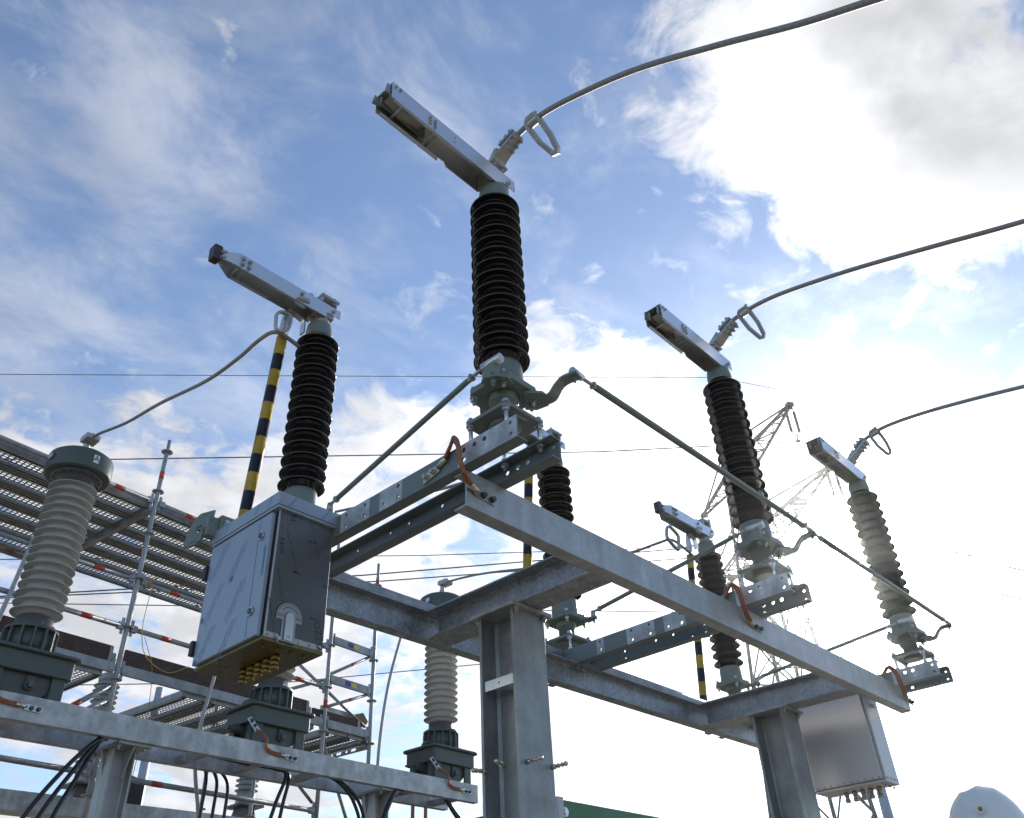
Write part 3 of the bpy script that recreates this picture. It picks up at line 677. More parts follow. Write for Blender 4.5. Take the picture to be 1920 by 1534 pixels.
# ------------------------------------------------------------------ copper grounding straps pole to beam
def braid(mb, pts, r=0.008, k=3, spread=0.011, side=(1,0,0)):
    P = spline(pts, 7); sd = Vector(side)
    for j in range(k):
        off = sd*spread*(j-(k-1)/2)
        mb.tube([p+off+Vector((0,0,0.003*sin(i*0.7+j*2))) for i, p in enumerate(P)], r, 8)
def strap(i, label):
    x = XP[i]; o = Vector((x-0.142, 2.27, 1.96))
    t = thing('grounding_strap', label, 'strap', tuple(o), 0, 'copper grounding straps between poles and front beam')
    L = lambda p: Vector((x+p[0], p[1], p[2]))-o
    mb = MB(); braid(mb, [L((-0.150,2.30,1.985)), L((-0.158,2.255,2.035)), L((-0.175,2.215,2.045)), L((-0.19,2.175,1.985)), L((-0.185,2.165,1.90)), L((-0.155,2.170,1.845)), L((-0.105,2.183,1.826))], 0.0075, 4, 0.0105, (0.6,0.8,0))
    mb.build('copper_braid', 'copper', t)
    mb = MB(); mb.strip([L((-0.1455,2.44,1.945)), L((-0.1455,2.335,1.968))], 0.045, 0.006, side=(0,0,1)); mb.tube([L((-0.15,2.345,1.966)), L((-0.151,2.29,1.99))], [0.012,0.016], 12)
    for y in (2.42, 2.375): mb.bolt(L((-0.149,y,1.951+(2.42-y)*0.2)), (-1,0,0), 0.011)
    mb.build('lug', 'tin', t)
    mb = MB(); mb.tube([L((-0.115,2.182,1.829)), L((-0.06,2.192,1.818))], [0.018,0.013], 12); mb.strip([L((-0.075,2.195,1.822)), L((-0.055,2.2005,1.818)), L((0.055,2.2005,1.812))], 0.04, 0.006, side=(0,0,1))
    for xx in (-0.02, 0.035): mb.bolt(L((xx,2.1975,1.814)), (0,-1,0), 0.012, 1)
    mb.build('lug', ['tin', 'dkbolt'], t)
gl = ['copper strap looping onto the near corner of the front beam', 'copper strap bolted at mid length of the front beam', 'copper strap at the far right end of the front beam']
for i in range(3): strap(i, gl[i])

# ------------------------------------------------------------------ operating cabinets
def cabinet(o, label, film, w=0.318):
    """o: front left bottom corner; x wide .325, y deep .54, z high .69"""
    d, h = 0.54, 0.63
    t = thing('operating_cabinet', label, 'cabinet', o, 0, 'sheet metal operating cabinets')
    mb = MB(); mb.box((0.012,0.004,0.01),(w,d,h)); mb.build('body', 'steel', t, 0.003)
    mb = MB(); mb.box((-0.016,-0.022,h+0.001),(w+0.016,d+0.02,h+0.068)); mb.box((-0.012,-0.018,h-0.014),(w+0.012,d+0.016,h+0.0005))
    lid = mb.build('lid', 'film_lt' if film else 'steel', t, 0.003)
    # door on the -x side
    mb = MB(); mb.box((-0.016,0.022,0.012),(0.008,d-0.004,h-0.028)); door = mb.build('door', 'film_lt' if film else 'steel', t, 0.004)
    if film:
        mb = MB(); mb.box((0.009,0.008,0.02),(0.0115,d-0.006,h-0.02)); mb.build('door_gasket', 'black', t)
        for z in (0.50, 0.135):
            mb = MB(); a = (-0.017,0.085,z); mb.tube([a,(-0.024,0.085,z)], 0.021, 20); mb.tube([(-0.024,0.085,z),(-0.0275,0.085,z)], 0.014, 16, 1); mb.build('door_lock', ['zinc','dkbolt'], door)
        for z in (0.47, 0.095):
            mb = MB(); mb.box((-0.032,d-0.006,z-0.035),(0.006,d+0.022,z+0.035)); mb.build('hinge', 'black', door, 0.004)
        # printing on the protective film: slanting lines, a long rule, little stars and a direction arrow
        mb = MB(); U, V = (0,-1,0), (0,0,1); X = -0.0172
        an = radians(58)
        for (y, z) in ((0.45,0.50),(0.28,0.44),(0.44,0.28),(0.25,0.24),(0.46,0.08),(0.28,0.06)):
            put_text(mb, 'The Novacel Solution', (X,y,z), U, V, 0.022, an)
            put_text(mb, 'for LASER FIBER + LASER CO2', (X,y-0.024,z-0.008), U, V, 0.0165, an)
        mb.add([(X,0.105,0.02),(X,0.102,0.02),(X,0.110,h-0.04),(X,0.113,h-0.04)], [(3,2,1,0)])
        for (y, z) in ((d-0.03,0.22),(d-0.025,0.02),(0.30,0.36)):
            for k in range(8):
                a = pi*k/8; c, s_ = cos(a)*0.016, sin(a)*0.016
                mb.add([(X,y+c-s_*0.06,z+s_+c*0.06),(X,y+c+s_*0.06,z+s_-c*0.06),(X,y-c+s_*0.06,z-s_-c*0.06),(X,y-c-s_*0.06,z-s_+c*0.06)], [(0,1,2,3)])
        ar = [(0.034,0.29),(0.034,0.41),(0.028,0.41),(0.040,0.445),(0.054,0.41),(0.046,0.41),(0.046,0.29)]
        mb.add([(X,p[0],p[1]) for p in ar], [tuple(range(7))], 1)
        mb.build('film_print', ['ink_blue','ink_cyan'], door)
        for (x, y) in ((0.06,0),(0.25,0)):
            mb = MB(); put_text(mb, 'Novacel', (x,-0.0225,h+0.035), (1,0,0), (0,0,1), 0.022, radians(60)); mb.build('film_print', 'ink_cyan', lid)
        for yy in (0.05,0.16,0.42):
            mb = MB(); put_text(mb, 'LASER', (-0.0165,yy,h+0.035), (0,-1,0), (0,0,1), 0.022, radians(60)); mb.build('film_print', 'ink_cyan', lid)
        # dark film panel on the -y side
        mb = MB(); mb.box((0.022,0.0005,0.036),(w-0.006,0.0038,h-0.018)); pan = mb.build('side_panel', 'film_dk', t)
        mb = MB(); Y = 0.0002; U, V = (1,0,0), (0,0,1)
        for (x, z, a) in ((0.10,0.43,-68),(0.07,0.22,-72),(0.215,0.53,-70),(0.045,0.075,-72)): put_text(mb, 'PROTECTED for Fiber & CO2 Laser', (x,Y,z), U, V, 0.0150, radians(a))
        for (x, z) in ((0.205,0.51),(0.14,0.335),(0.255,0.145),(0.305,0.315)):
            mb.add([(x-0.024,Y,z),(x-0.008,Y,z-0.008),(x-0.011,Y,z-0.002),(x+0.024,Y,z-0.002),(x+0.024,Y,z+0.002),(x-0.011,Y,z+0.002),(x-0.008,Y,z+0.008)], [(0,1,2,3,4,5,6)])
        for (s_, x, z, a) in (('Nov',0.045,0.44,-75),('OZZO',0.285,0.075,-75),('N',0.085,0.597,-75)): put_text(mb, s_, (x,Y,z), U, V, 0.046, radians(a))
        mb.build('film_print', 'ink_black', pan)
        # key plate: mushroom shaped plate with a slot cover and the switch positions
        mb = MB(); cx, cz, R = 0.125, 0.118, 0.067
        q = [(cx-0.036,0.006),(cx+0.036,0.006),(cx+0.036,cz-0.018),(cx+R,cz-0.018)]+[(cx+R*cos(a),cz+R*sin(a)) for a in [pi*k/16 for k in range(17)]]+[(cx-R,cz-0.018),(cx-0.036,cz-0.018)]
        mb.prism(q, (0,0.0003,0), (1,0,0), (0,0,1), (0,-0.003,0)); kp = mb.build('key_plate', 'plate', t, 0.0008)
        mb = MB(); mb.prism([(cx+(p[0]-cx)*1.06,0.09+(p[1]-0.09)*1.035) for p in q], (0,0.0010,0), (1,0,0), (0,0,1), (0,-0.0015,0)); mb.build('plate_edge', 'ink_black', kp)
        mb = MB(); q = [(cx-0.021,0.012),(cx+0.021,0.012)]+[(cx+0.021*cos(a),cz+0.021*sin(a)) for a in [pi*k/12 for k in range(13)]]
        mb.prism(q, (0,-0.0028,0), (1,0,0), (0,0,1), (0,-0.007,0)); mb.bolt((cx+0.002,-0.0098,0.03), (0,-1,0), 0.006, h=0.012); mb.build('slot_cover', 'alu', kp, 0.001)
        mb = MB(); mb.prism([(cx+(p[0]-cx)*1.22,p[1]+(0.004 if p[1] > 0.05 else 0)) for p in q], (0,-0.0028,0), (1,0,0), (0,0,1), (0,-0.0006,0)); mb.build('slot_edge', 'collar', kp)
        mb = MB(); Y = -0.0031
        put_text(mb, 'AUS', (cx-0.045,Y,cz+0.000), U, V, 0.0185); put_text(mb, 'EIN', (cx+0.046,Y,cz+0.000), U, V, 0.0185); put_text(mb, '29', (cx,Y,cz+0.043), U, V, 0.015)
        for a0, a1 in ((100,150),(25,72)):
            n = 8; A = [radians(a0+(a1-a0)*k/n) for k in range(n+1)]
            mb.add([(cx+0.044*cos(a),Y,cz+0.044*sin(a)) for a in A]+[(cx+0.047*cos(a),Y,cz+0.047*sin(a)) for a in A], [(k,k+1,n+2+k,n+1+k) for k in range(n)])
        n = 20; A = [radians(-8+196*k/n) for k in range(n+1)]
        mb.add([(cx+0.0595*cos(a),Y,cz+0.0595*sin(a)) for a in A]+[(cx+0.0608*cos(a),Y,cz+0.0608*sin(a)) for a in A], [(k,k+1,n+2+k,n+1+k) for k in range(n)])
        mb.build('lettering', 'ink_black', kp)
        for x in (0.03,0.19,0.245,0.30): MB().bolt((x,0.003,0.022), (0,-1,0), 0.0045).build('screw', 'zinc', t)
        MB().bolt((0.078,0.003,0.012), (0,-1,0), 0.009).build('screw', 'zinc', t)
    else:
        mb = MB(); mb.box((0.07,-0.0005,h-0.12),(0.17,0.0035,h-0.075)); mb.box((0.078,-0.0015,h-0.115),(0.162,0.0,h-0.08),1); mb.build('name_plate', ['lug','collar'], t)
        mb = MB()
        for k in range(10): mb.bolt((-0.016,0.04+k*0.052,0.024), (-1,0,0), 0.0035)
        for k in range(5): mb.bolt((0.04+k*0.06,0.004,0.024), (0,-1,0), 0.0035)
        mb.build('screw', 'dkbolt', t)
    # bottom plate and brass glands
    mb = MB(); mb.box((0.003,0.004,-0.006),(w+0.002,d+0.002,0.0095))
    for k in range(4): mb.bolt((0.05+0.07*k,0.06,-0.006), (0,0,-1), 0.008)
    mb.build('bottom_plate', 'yzinc' if film else 'steel', t, 0.002)
    for k in range(5):
        mb = MB(); a = (0.16, 0.13+0.062*k, -0.007); mb.tube([a,(a[0],a[1],-0.028)], 0.019, 6); mb.tube([(a[0],a[1],-0.026),(a[0],a[1],-0.055)], 0.015, 14); mb.tube([(a[0],a[1],-0.053),(a[0],a[1],-0.072)], 0.019, 12)
        mb.build('cable_gland', 'brass' if film else 'alu_in', t)
    # hanger onto the frame
    mb = MB(); mb.box((w+0.001,0.15,h-0.10),(w+0.012,0.40,h-0.02)); mb.build('bracket', 'galv', t)
    return t
cabinet((1.853,3.10,1.342), 'film wrapped metal cabinet at the left with printed foil, keyhole plate and brass glands', True)
cabinet((6.48,2.37,1.225), 'plain stainless cabinet hanging at the far right end of the frame', False, 0.235)

# mounting bracket poking out left of the cabinet
t = thing('drive_bracket', 'grey green notched bracket plate sticking out left behind the film wrapped cabinet', 'bracket', (1.775, 3.66, 1.96))
t.scale = (0.82, 0.82, 0.82)
pl = [(-0.105,0.0),(-0.03,0.0),(0.0,0.03),(0.0,0.11),(0.02,0.13),(0.04,0.16),(0.04,0.235),(-0.05,0.235),(-0.075,0.21),(-0.105,0.12)]
mb = MB(); mb.prism([(p[0]*1.15,p[1]) for p in pl], (0,0.0,0), (0.35,-0.94,0), (0.12,0.05,1), (0.012,0.004,0), holes=[circ(-0.062,0.025,0.008,10), circ(-0.035,0.02,0.008,10), circ(-0.02,0.21,0.009,10), circ(0.015,0.185,0.009,10), circ(-0.035,0.115,0.028,14)])
mb.build('plate', 'green', t, 0.0015)
mb = MB(); mb.box((0.02,-0.03,0.06),(0.09,0.03,0.19)); mb.box((0.09,-0.05,0.02),(0.20,0.04,0.21)); mb.box((0.20,-0.04,0.04),(0.42,0.03,0.17)); br = mb.build('box_section', 'green', t, 0.003)
mb = MB()
for x, z in ((0.13,0.165),(0.12,0.075)): mb.bolt((x,-0.05,z), (-0.3,-1,0), 0.014)
mb.build('bolt', 'zinc', br)

# ------------------------------------------------------------------ instrument transformer row
CTX, CTY, CTZ, CTA = 4.545, 7.27, 2.062, radians(2.2)
def ctw(x, y, z=0.0): return (CTX+x*cos(CTA)-y*sin(CTA), CTY+x*sin(CTA)+y*cos(CTA), CTZ+z)
def transformer(label):
    t = thing('instrument_transformer', label, 'transformer', (0,0,0), CTA, 'instrument transformers on the low beam')
    # tank on corner legs with a drum between them
    for sx in (-1, 1):
        for sy in (-1, 1):
            mb = MB(); x, y = sx*0.285, sy*0.185
            mb.box((min(x,x-sx*0.10),y-0.012,0.0),(max(x,x-sx*0.10),y+0.012,0.23)); mb.box((x-0.012,min(y-sy*0.0125,y-sy*0.09),0.0),(x+0.012,max(y-sy*0.0125,y-sy*0.09),0.23))
            mb.box((x-0.05,y-0.04,0.0015),(x+0.05,y+0.04,0.022))
            mb.build('leg', 'dkgreen', t, 0.004)
    mb = MB(); arc = [(-0.235,0.225)]+[(0.235*cos(a),0.225+0.205*sin(a)) for a in [pi+pi*k/24 for k in range(1,24)]]+[(0.235,0.225)]
    mb.prism(arc, (0,-0.165,0), (1,0,0), (0,0,1), (0,0.33,0), smooth=True); mb.tube([(0.03,-0.165,0.135),(0.03,-0.19,0.135)], 0.042, 20); mb.bolt((0.03,-0.19,0.135), (0,-1,0), 0.030, h=0.03)
    mb.box((0.0,-0.185,0.16),(0.06,-0.166,0.215)); mb.box((-0.40,-0.05,0.16),(-0.24,0.05,0.225)); mb.bolt((-0.40,0,0.19), (-1,0,0), 0.025)
    mb.build('drum', 'dkgreen', t, 0.004)
    mb = MB(); mb.prism(rrect(-0.325,-0.225,0.325,0.225,0.03), (0,0,0.226), (1,0,0), (0,1,0), (0,0,0.155)); mb.box((-0.34,-0.22,0.2265),(-0.326,0.22,0.25))
    mb.build('tank', 'dkgreen', t, 0.004)
    mb = MB(); mb.prism(rrect(-0.365,-0.262,0.365,0.262,0.06), (0,0,0.382), (1,0,0), (0,1,0), (0,0,0.030)); mb.build('tank_lid', 'dkgreen', t, 0.010)
    for sx in (-1, 1):
        mb = MB(); P = [(sx*(0.22+0.115*cos(a)),-0.05,0.412+0.07*sin(a)) for a in [pi*k/10 for k in range(11)]]
        mb.strip(P, 0.02, 0.022, side=(0,1,0)); mb.build('lifting_lug', 'dkgreen', t, 0.003)
    # ribbed turret
    mb = MB(); mb.lathe([(0.172,0.4125),(0.172,0.625)], n=32); mb.lathe([(0.196,0.612),(0.200,0.62),(0.200,0.640),(0.175,0.655)], n=32)
    for k in range(14):
        a = 2*pi*k/14; c, s_ = cos(a), sin(a)
        mb.bar((c*0.186,s_*0.186,0.4125), (c*0.186,s_*0.186,0.615), 0.034, 0.016, up=(-s_,c,0))
    mb.build('turret', 'dkgreen', t)
    mb = MB(); mb.lathe([(0.150,0.655),(0.142,0.662),(0.140,0.735)], n=32)
    for k in range(8): a = 2*pi*k/8; mb.bolt((0.158*cos(a),0.158*sin(a),0.655), (0,0,1), 0.011)
    mb.build('bottom_collar', 'collar', t)
    mb = MB(); mb.lathe(shed_profile(0.790, 2.035, 16, 0.132, 0.198, 0.008, 0.030, 0.004), n=56); mb.build('silicone_insulator', 'silicone', t)
    mb = MB(); mb.lathe([(0.138,2.06),(0.138,2.135),(0.175,2.145),(0.212,2.15),(0.216,2.165)], n=40)
    for k in range(16): a = 2*pi*k/16; mb.bolt((0.194*cos(a),0.194*sin(a),2.149), (0,0,-1), 0.010)
    mb.build('top_collar', 'collar', t)
    mb = MB(); mb.lathe([(0.218,2.165),(0.258,2.163),(0.273,2.170),(0.276,2.185),(0.275,2.34),(0.266,2.365),(0.240,2.387),(0.0,2.395)], n=56)
    hd = mb.build('head', 'dkgreen', t)
    mb = MB(); a = radians(189); c, s_ = cos(a), sin(a); mb.tube([(c*0.265,s_*0.265,2.275),(c*0.285,s_*0.285,2.275)], 0.045, 20); mb.tube([(c*0.284,s_*0.284,2.275),(c*0.290,s_*0.290,2.275)], 0.032, 18, 1); mb.build('oil_gauge', ['dkgreen','zinc'], hd)
    mb = MB(); mb.lathe([(0.05,2.39),(0.05,2.40),(0.025,2.405),(0.025,2.52)], n=18); mb.build('top_terminal', 'cast', hd)
    return t
tl_ = ['grey ribbed transformer at the left edge with a dark round head under the perforated deck', 'dark green grey transformer base under the film wrapped cabinet, head hidden', 'pale ribbed transformer left of the thick front column, half behind the frame']
ct = transformer(tl_[0]); ct.location = ctw(-2.3135, 0); ct.scale = (1, 1, 0.925)
# letter sign on the head of the first one
cts = [ct]
for i in (1, 2): cts.append(dup(ct, ctw((i-1)*2.3135, 0), tl_[i]))
for i, ch in enumerate('ABC'):
    mb = MB(); R = 0.2765; a0 = radians(-86)
    def on(u, v, e=0.0): a = a0+u/R; return ((R+e)*cos(a), (R+e)*sin(a), 2.27+v)
    mb.add([on(-0.026,-0.042,0.0008),on(0.026,-0.042,0.0008),on(0.026,0.042,0.0008),on(-0.026,0.042,0.0008)], [(0,1,2,3)], 0)
    vs, fs = text_polys(ch); mb.add([on(p.x*0.080,p.y*0.085,0.0016) for p in vs], fs, 1)
    mb.build('letter_label', ['white','ink_black'], cts[i])
# the low beam they stand on
t = thing('transformer_stand', 'cloudy galvanised twin beam stand carrying the three instrument transformers', 'steel frame', ctw(0,0,0), CTA)
zb = -0.182
mb = MB(); mb.prism(C_poly(0.180, 0.07, 0.009), (-3.9,-0.355,zb), (0,1,0), (0,0,1), (6.435,0,0)); mb.build('front_beam', 'galv_ct', t, 0.002)
mb = MB(); mb.prism(C_poly(0.180, 0.07, 0.009), (-3.9,0.10,zb), (0,1,0), (0,0,1), (6.435,0,0)); mb.build('rear_beam', 'galv_ct', t, 0.002)
for x in (-3.2,-2.35,-0.78,-0.22,0.42,1.62,2.28):
    mb = MB(); mb.box((x-0.045,-0.284,zb+0.0105),(x+0.045,0.0995,zb+0.018)); mb.box((x-0.045,-0.284,zb+0.018),(x-0.037,0.0995,zb+0.06)); mb.build('batten', 'galv_ct', t, 0.001)
for xc in (-1.42, 1.32):
    mb = MB(); zt2 = zb-0.022; zg = GROUND-CTZ
    mb.prism(H_poly(0.19,0.19,0.010,0.014), (xc,-0.07,zg+0.2), (0,1,0), (1,0,0), (0,0,zt2-zg-0.2)); c = mb.build('column', 'galv', t, 0.002)
    mb = MB(); mb.box((xc-0.14,-0.32,zb-0.021),(xc+0.14,0.17,zb-0.001))
    for sx in (-0.11,0.11):
        for sy in (-0.27,0.12): mb.bolt((xc+sx,sy,zb-0.021), (0,0,-1), 0.014, stub=0.015)
    for sx in (-1, 1): mb.prism([(0,0),(sx*0.04,0),(0,-0.18)] if sx > 0 else [(0,0),(0,-0.18),(-0.04,0)], (xc+sx*0.096,-0.05,zt2), (1,0,0), (0,0,1), (0,0.012,0))
    for sy in (-1, 1): mb.prism([(0,0),(sy*0.14,0),(0,-0.22)], (xc+0.001,-0.07+sy*0.096,zt2), (0,1,0), (0,0,1), (0.012,0,0))
    mb.build('head_plate', 'galv', c, 0.001)
    mb = MB(); mb.box((xc-0.35,-0.42,zg-0.3),(xc+0.35,0.28,zg+0.2)); mb.build('footing', 'concrete', c, 0.01)
# copper bonds on the front beam
bl = ['short copper bond on the low beam at the left edge', 'bent copper bond on the low beam below the middle transformer', 'bent copper bond on the low beam beside the thick column']
for i in range(3):
    t = thing('copper_bond', bl[i], 'strap', ctw((i-1)*2.3135-0.06, -0.357), CTA, 'copper bonds on the low beam')
    mb = MB(); P = spline([(-0.225,0.12,0.125),(-0.195,0.045,0.075),(-0.19,-0.012,0.02),(-0.18,-0.014,-0.045),(-0.12,-0.014,-0.075),(0.0,-0.014,-0.082)], 6)
    for k in (-1, 1): mb.tube([p+Vector((0,-0.002,0.008*k)) for p in P], 0.0095, 9)
    mb.build('copper_braid', 'copper', t)
    mb = MB(); mb.tube([(-0.03,-0.014,-0.081),(0.05,-0.010,-0.086)], [0.016,0.010], 12); mb.strip([(0.035,-0.006,-0.086),(0.16,-0.006,-0.092)], 0.042, 0.007, side=(0,0,1))
    for x in (0.085,0.135): mb.bolt((x,-0.0095,-0.089), (0,-1,0), 0.013, 1)
    mb.build('lug', ['lug','dkbolt'], t)
    mb = MB(); mb.strip([(-0.285,0.160,0.235),(-0.21,0.105,0.115)], 0.045, 0.008, side=(0.8,-0.3,0.5)); mb.bolt((-0.265,0.14,0.205), (-0.2,-1,0.3), 0.012, 1); mb.bolt((-0.24,0.122,0.165), (-0.2,-1,0.3), 0.012, 1); mb.build('lug', ['lug','dkbolt'], t)
# black control cables hanging from the low beam
def hose(name, pts, r, label, cat, mat, group, n=10):
    o = Vector(pts[0]); mb = MB(); mb.tube([p-o for p in spline(pts, 7)], r, n)
    return tag(mb.build(name, mat, loc=tuple(o)), label, cat, group)
cg = 'black control cables under the low beam'
def L2(x, y, z): return ctw(x, y, z)
for k in range(3):
    hose('control_cable', [L2(-1.60+0.02*k,-0.20+0.05*k,zb+0.05), L2(-1.72+0.03*k,-0.30+0.06*k,zb-0.02), L2(-1.92+0.06*k,-0.34+0.04*k,zb-0.25-0.03*k), L2(-2.15+0.10*k,-0.34,zb-0.65), L2(-2.30+0.14*k,-0.32,zb-1.15), L2(-2.40+0.15*k,-0.28,zb-2.2)], 0.017,
         ['outermost of three black cables fanning out beside the left low column', 'middle of three black cables beside the left low column', 'innermost of three black cables, nearest the left low column'][k], 'cable', 'blackcab', cg)
for k in range(3):
    hose('control_cable', [L2(-0.50+0.06*k,0.19,zb+0.06), L2(-0.42+0.11*k,0.24,zb-0.05), L2(-0.42+0.12*k,0.25,zb-0.35), L2(-0.40+0.12*k,0.26,zb-0.8), L2(-0.36+0.12*k,0.26,zb-1.6)], 0.015,
         ['left of three thin black cables hanging in front of the far ribbed arrester', 'thin black cable with a yellow band hanging in front of the far ribbed arrester', 'right of three thin black cables hanging in front of the far ribbed arrester'][k], 'cable', 'blackcab', cg)
for k in range(2):
    hose('control_cable', [L2(-0.75,-0.15-0.02*k,zb+0.06), L2(-0.3,-0.16-0.02*k,zb+0.035+0.02*k), L2(0.0,-0.18,zb+0.03), L2(0.08+0.03*k,-0.25,zb-0.03), L2(-0.02+0.08*k,-0.27,zb-0.3), L2(-0.10+0.12*k,-0.26,zb-0.7), L2(-0.14+0.16*k,-0.26,zb-1.6)], 0.0165,
         ['left black cable of the pair dropping below the middle transformer', 'right black cable of the pair dropping below the middle transformer'][k], 'cable', 'blackcab', cg)
for k in range(2):
    hose('control_cable', [L2(0.50,-0.20,zb+0.05), L2(0.70+0.04*k,-0.23,zb-0.0), L2(0.88+0.07*k,-0.27,zb-0.18), L2(1.0+0.05*k,-0.26,zb-0.5), L2(1.05+0.05*k,-0.26,zb-1.4)], 0.0165,
         ['thinner black cable curving down left of the right low column', 'outer black cable curving down left of the right low column'][k], 'cable', 'blackcab', cg)
hose('control_cable', [L2(1.45,-0.30,zb-0.01), L2(1.30,-0.36,zb-0.06), L2(1.14,-0.40,zb-0.30), L2(1.02,-0.40,zb-0.65), L2(0.95,-0.38,zb-1.5)], 0.024, 'thick black cable crossing in front of the right low column', 'cable', 'blackcab', cg)
for k in range(2):
    hose('control_cable', [L2(2.15,-0.22,zb+0.03), L2(2.22+0.03*k,-0.26,zb-0.08), L2(2.42+0.05*k,-0.30,zb-0.35), L2(2.5+0.05*k,-0.30,zb-0.8), L2(2.52+0.05*k,-0.28,zb-1.6)], 0.019,
         ['inner thick black cable under the right end of the low beam', 'outer thick black cable under the right end of the low beam'][k], 'cable', 'blackcab', cg)
for k in range(2):
    mb = MB(); mb.box((-0.022,-0.006,-3.2),(0.022,0.006,0.18)); tag(mb.build('copper_bar', 'copper', loc=L2(2.30+0.20*k,0.42,zb)), ['flat copper bar behind the end of the low beam, left of two', 'flat copper bar behind the end of the low beam, right of two'][k], 'bar', 'copper bars behind the low beam')

# pale drop tubes behind the transformers
dg_ = 'pale flexible tubes behind the transformers'
hose('drop_tube', [(2.30,7.8,4.30),(2.252,7.8,4.046),(2.20,7.8,3.5),(2.147,7.8,2.948),(2.06,7.8,2.2),(2.0,7.8,1.2)], 0.020, 'pale tube slanting past the left of the lettered transformer', 'tube', 'pipe', dg_)
hose('drop_tube', [(4.36,7.8,4.0),(4.27,7.8,3.4),(4.194,7.8,2.823),(4.137,7.8,2.352),(4.155,7.8,1.994),(4.266,7.8,1.578),(4.40,7.8,0.9)], 0.018, 'pale tube dropping just left under the film wrapped cabinet', 'tube', 'pipe', dg_)
hose('drop_tube', [(6.72,7.8,4.2),(6.577,7.8,3.805),(6.402,7.8,3.12),(6.316,7.8,2.316),(6.34,7.8,1.4)], 0.018, 'pale tube curving down left of the far ribbed transformer', 'tube', 'pipe', dg_)

# ------------------------------------------------------------------ scaffolding behind
SA = radians(6.0); SO = (3.297, 7.952, 0.0); SW = 2.07
sc = thing('scaffolding', 'galvanised tube scaffolding with red bands behind the transformers', 'scaffolding', (SO[0],SO[1],GROUND), SA)
def S(x, y, z): return Vector((x, y, z-GROUND))
RT = 0.02415
def standard(x, y, ztop, bands=()):
    mb = MB(); mb.tube([S(x,y,GROUND), S(x,y,ztop-0.2), S(x,y,ztop-0.19), S(x,y,ztop)], [RT,RT,0.019,0.019], 14)
    st = mb.build('standard', 'galv_tube', sc)
    z = 5.18
    while z > -1.2:
        if z < ztop-0.02: MB().lathe([(0.026,-0.006),(0.060,-0.005),(0.062,0),(0.060,0.005),(0.026,0.006)], S(x,y,z), 18).build('rosette', 'galv_tube', st)
        z -= 0.5
    for z in bands: MB().tube([S(x,y,z-0.045), S(x,y,z+0.045)], RT+0.0015, 14).build('red_band', 'red', st)
standard(0,0,5.33,(4.88,)); standard(2.57,0,5.1,(2.99,4.55)); standard(3.30,0,5.0,(4.72,)); standard(-2.57,0,5.3)
standard(0,SW,4.5); standard(2.57,SW,4.5); standard(3.30,SW,4.3); standard(-2.57,SW,4.5)
def ledger(a, b, bands=(), flat=False, stick=False):
    a, b = S(*a), S(*b); d = (b-a).normalized(); mb = MB()
    a2, b2 = a+d*0.05, b-d*0.05
    if flat: mb.bar(a2, b2, 0.035, 0.09)
    else: mb.tube([a2, b2], RT, 14)
    for p, s_ in ((a2,1),(b2,-1)):
        mb.bar(p-d*s_*0.012, p+d*s_*0.05, 0.045, 0.062); mb.bar(p+Vector((0,0,0.085)), p-Vector((0,0,0.075)), 0.008, 0.03, up=d)
    l = mb.build('ledger', 'galv_tube', sc)
    if bands:
        for s_ in bands: MB().tube([a+d*(s_-0.055), a+d*(s_+0.055)], RT+0.0015, 14).build('red_band', 'red', l)
    if stick:
        n = Vector((0,-1,0)); mb = MB(); m_ = (a+b)/2
        off = -0.0195 if flat else -RT-0.001
        q = lambda s0, s1, z0, z1: [m_+d*s0+Vector((0,off,z0)), m_+d*s1+Vector((0,off,z0)), m_+d*s1+Vector((0,off,z1)), m_+d*s0+Vector((0,off,z1))]
        mb.add(q(-0.10,-0.01,-0.028,0.028), [(0,1,2,3)], 0); mb.add(q(0.0,0.085,-0.024,0.024), [(0,1,2,3)], 1); mb.build('sticker', ['purple','ysticker'], l)
B2 = (-0.42, 0.42)
for z in (4.55, 3.66, 3.18, 1.86):
    for a, b in ((-2.57,0),(0,2.57)):
        bd = (2.57-0.42,) if a < 0 else (0.42, 2.57-0.42)
        if z == 1.86: bd = (1.35,) if a < 0 else (0.62,)
        ledger((a,0,z),(b,0,z), bd)
for z in (4.55,):
    for a, b in ((-2.57,0),(0,2.57)): ledger((a,SW,z),(b,SW,z), (2.57-0.42,) if a < 0 else (0.42,))
for z in (3.76, 3.29): ledger((2.57,0,z),(3.30,0,z), flat=True, stick=True)
ledger((2.57,0,4.62),(3.30,0,4.62), flat=True, stick=True); ledger((2.57,0,2.18),(3.30,0,2.18), flat=True, stick=True)
for a, b in ((-2.57,0),(0,2.57),(2.57,3.30)): ledger((a,0,2.78),(b,0,2.78), flat=True)
for a, b in ((0,2.57),(2.57,3.30)): ledger((a,SW,2.78),(b,SW,2.78), flat=True)
for x in (-2.57, 0, 2.57):
    mb = MB(); mb.bar(S(x-0.03,0.05,4.50),S(x-0.03,SW-0.05,4.50),0.006,0.09); mb.bar(S(x+0.03,0.05,4.50),S(x+0.03,SW-0.05,4.50),0.006,0.09); mb.bar(S(x,0.05,4.458),S(x,SW-0.05,4.458),0.065,0.006)
    for k in range(6): mb.box(S(x-0.028,0.15+k*0.33,4.47),S(x+0.028,0.27+k*0.33,4.475))
    mb.build('transom', 'deck', sc)
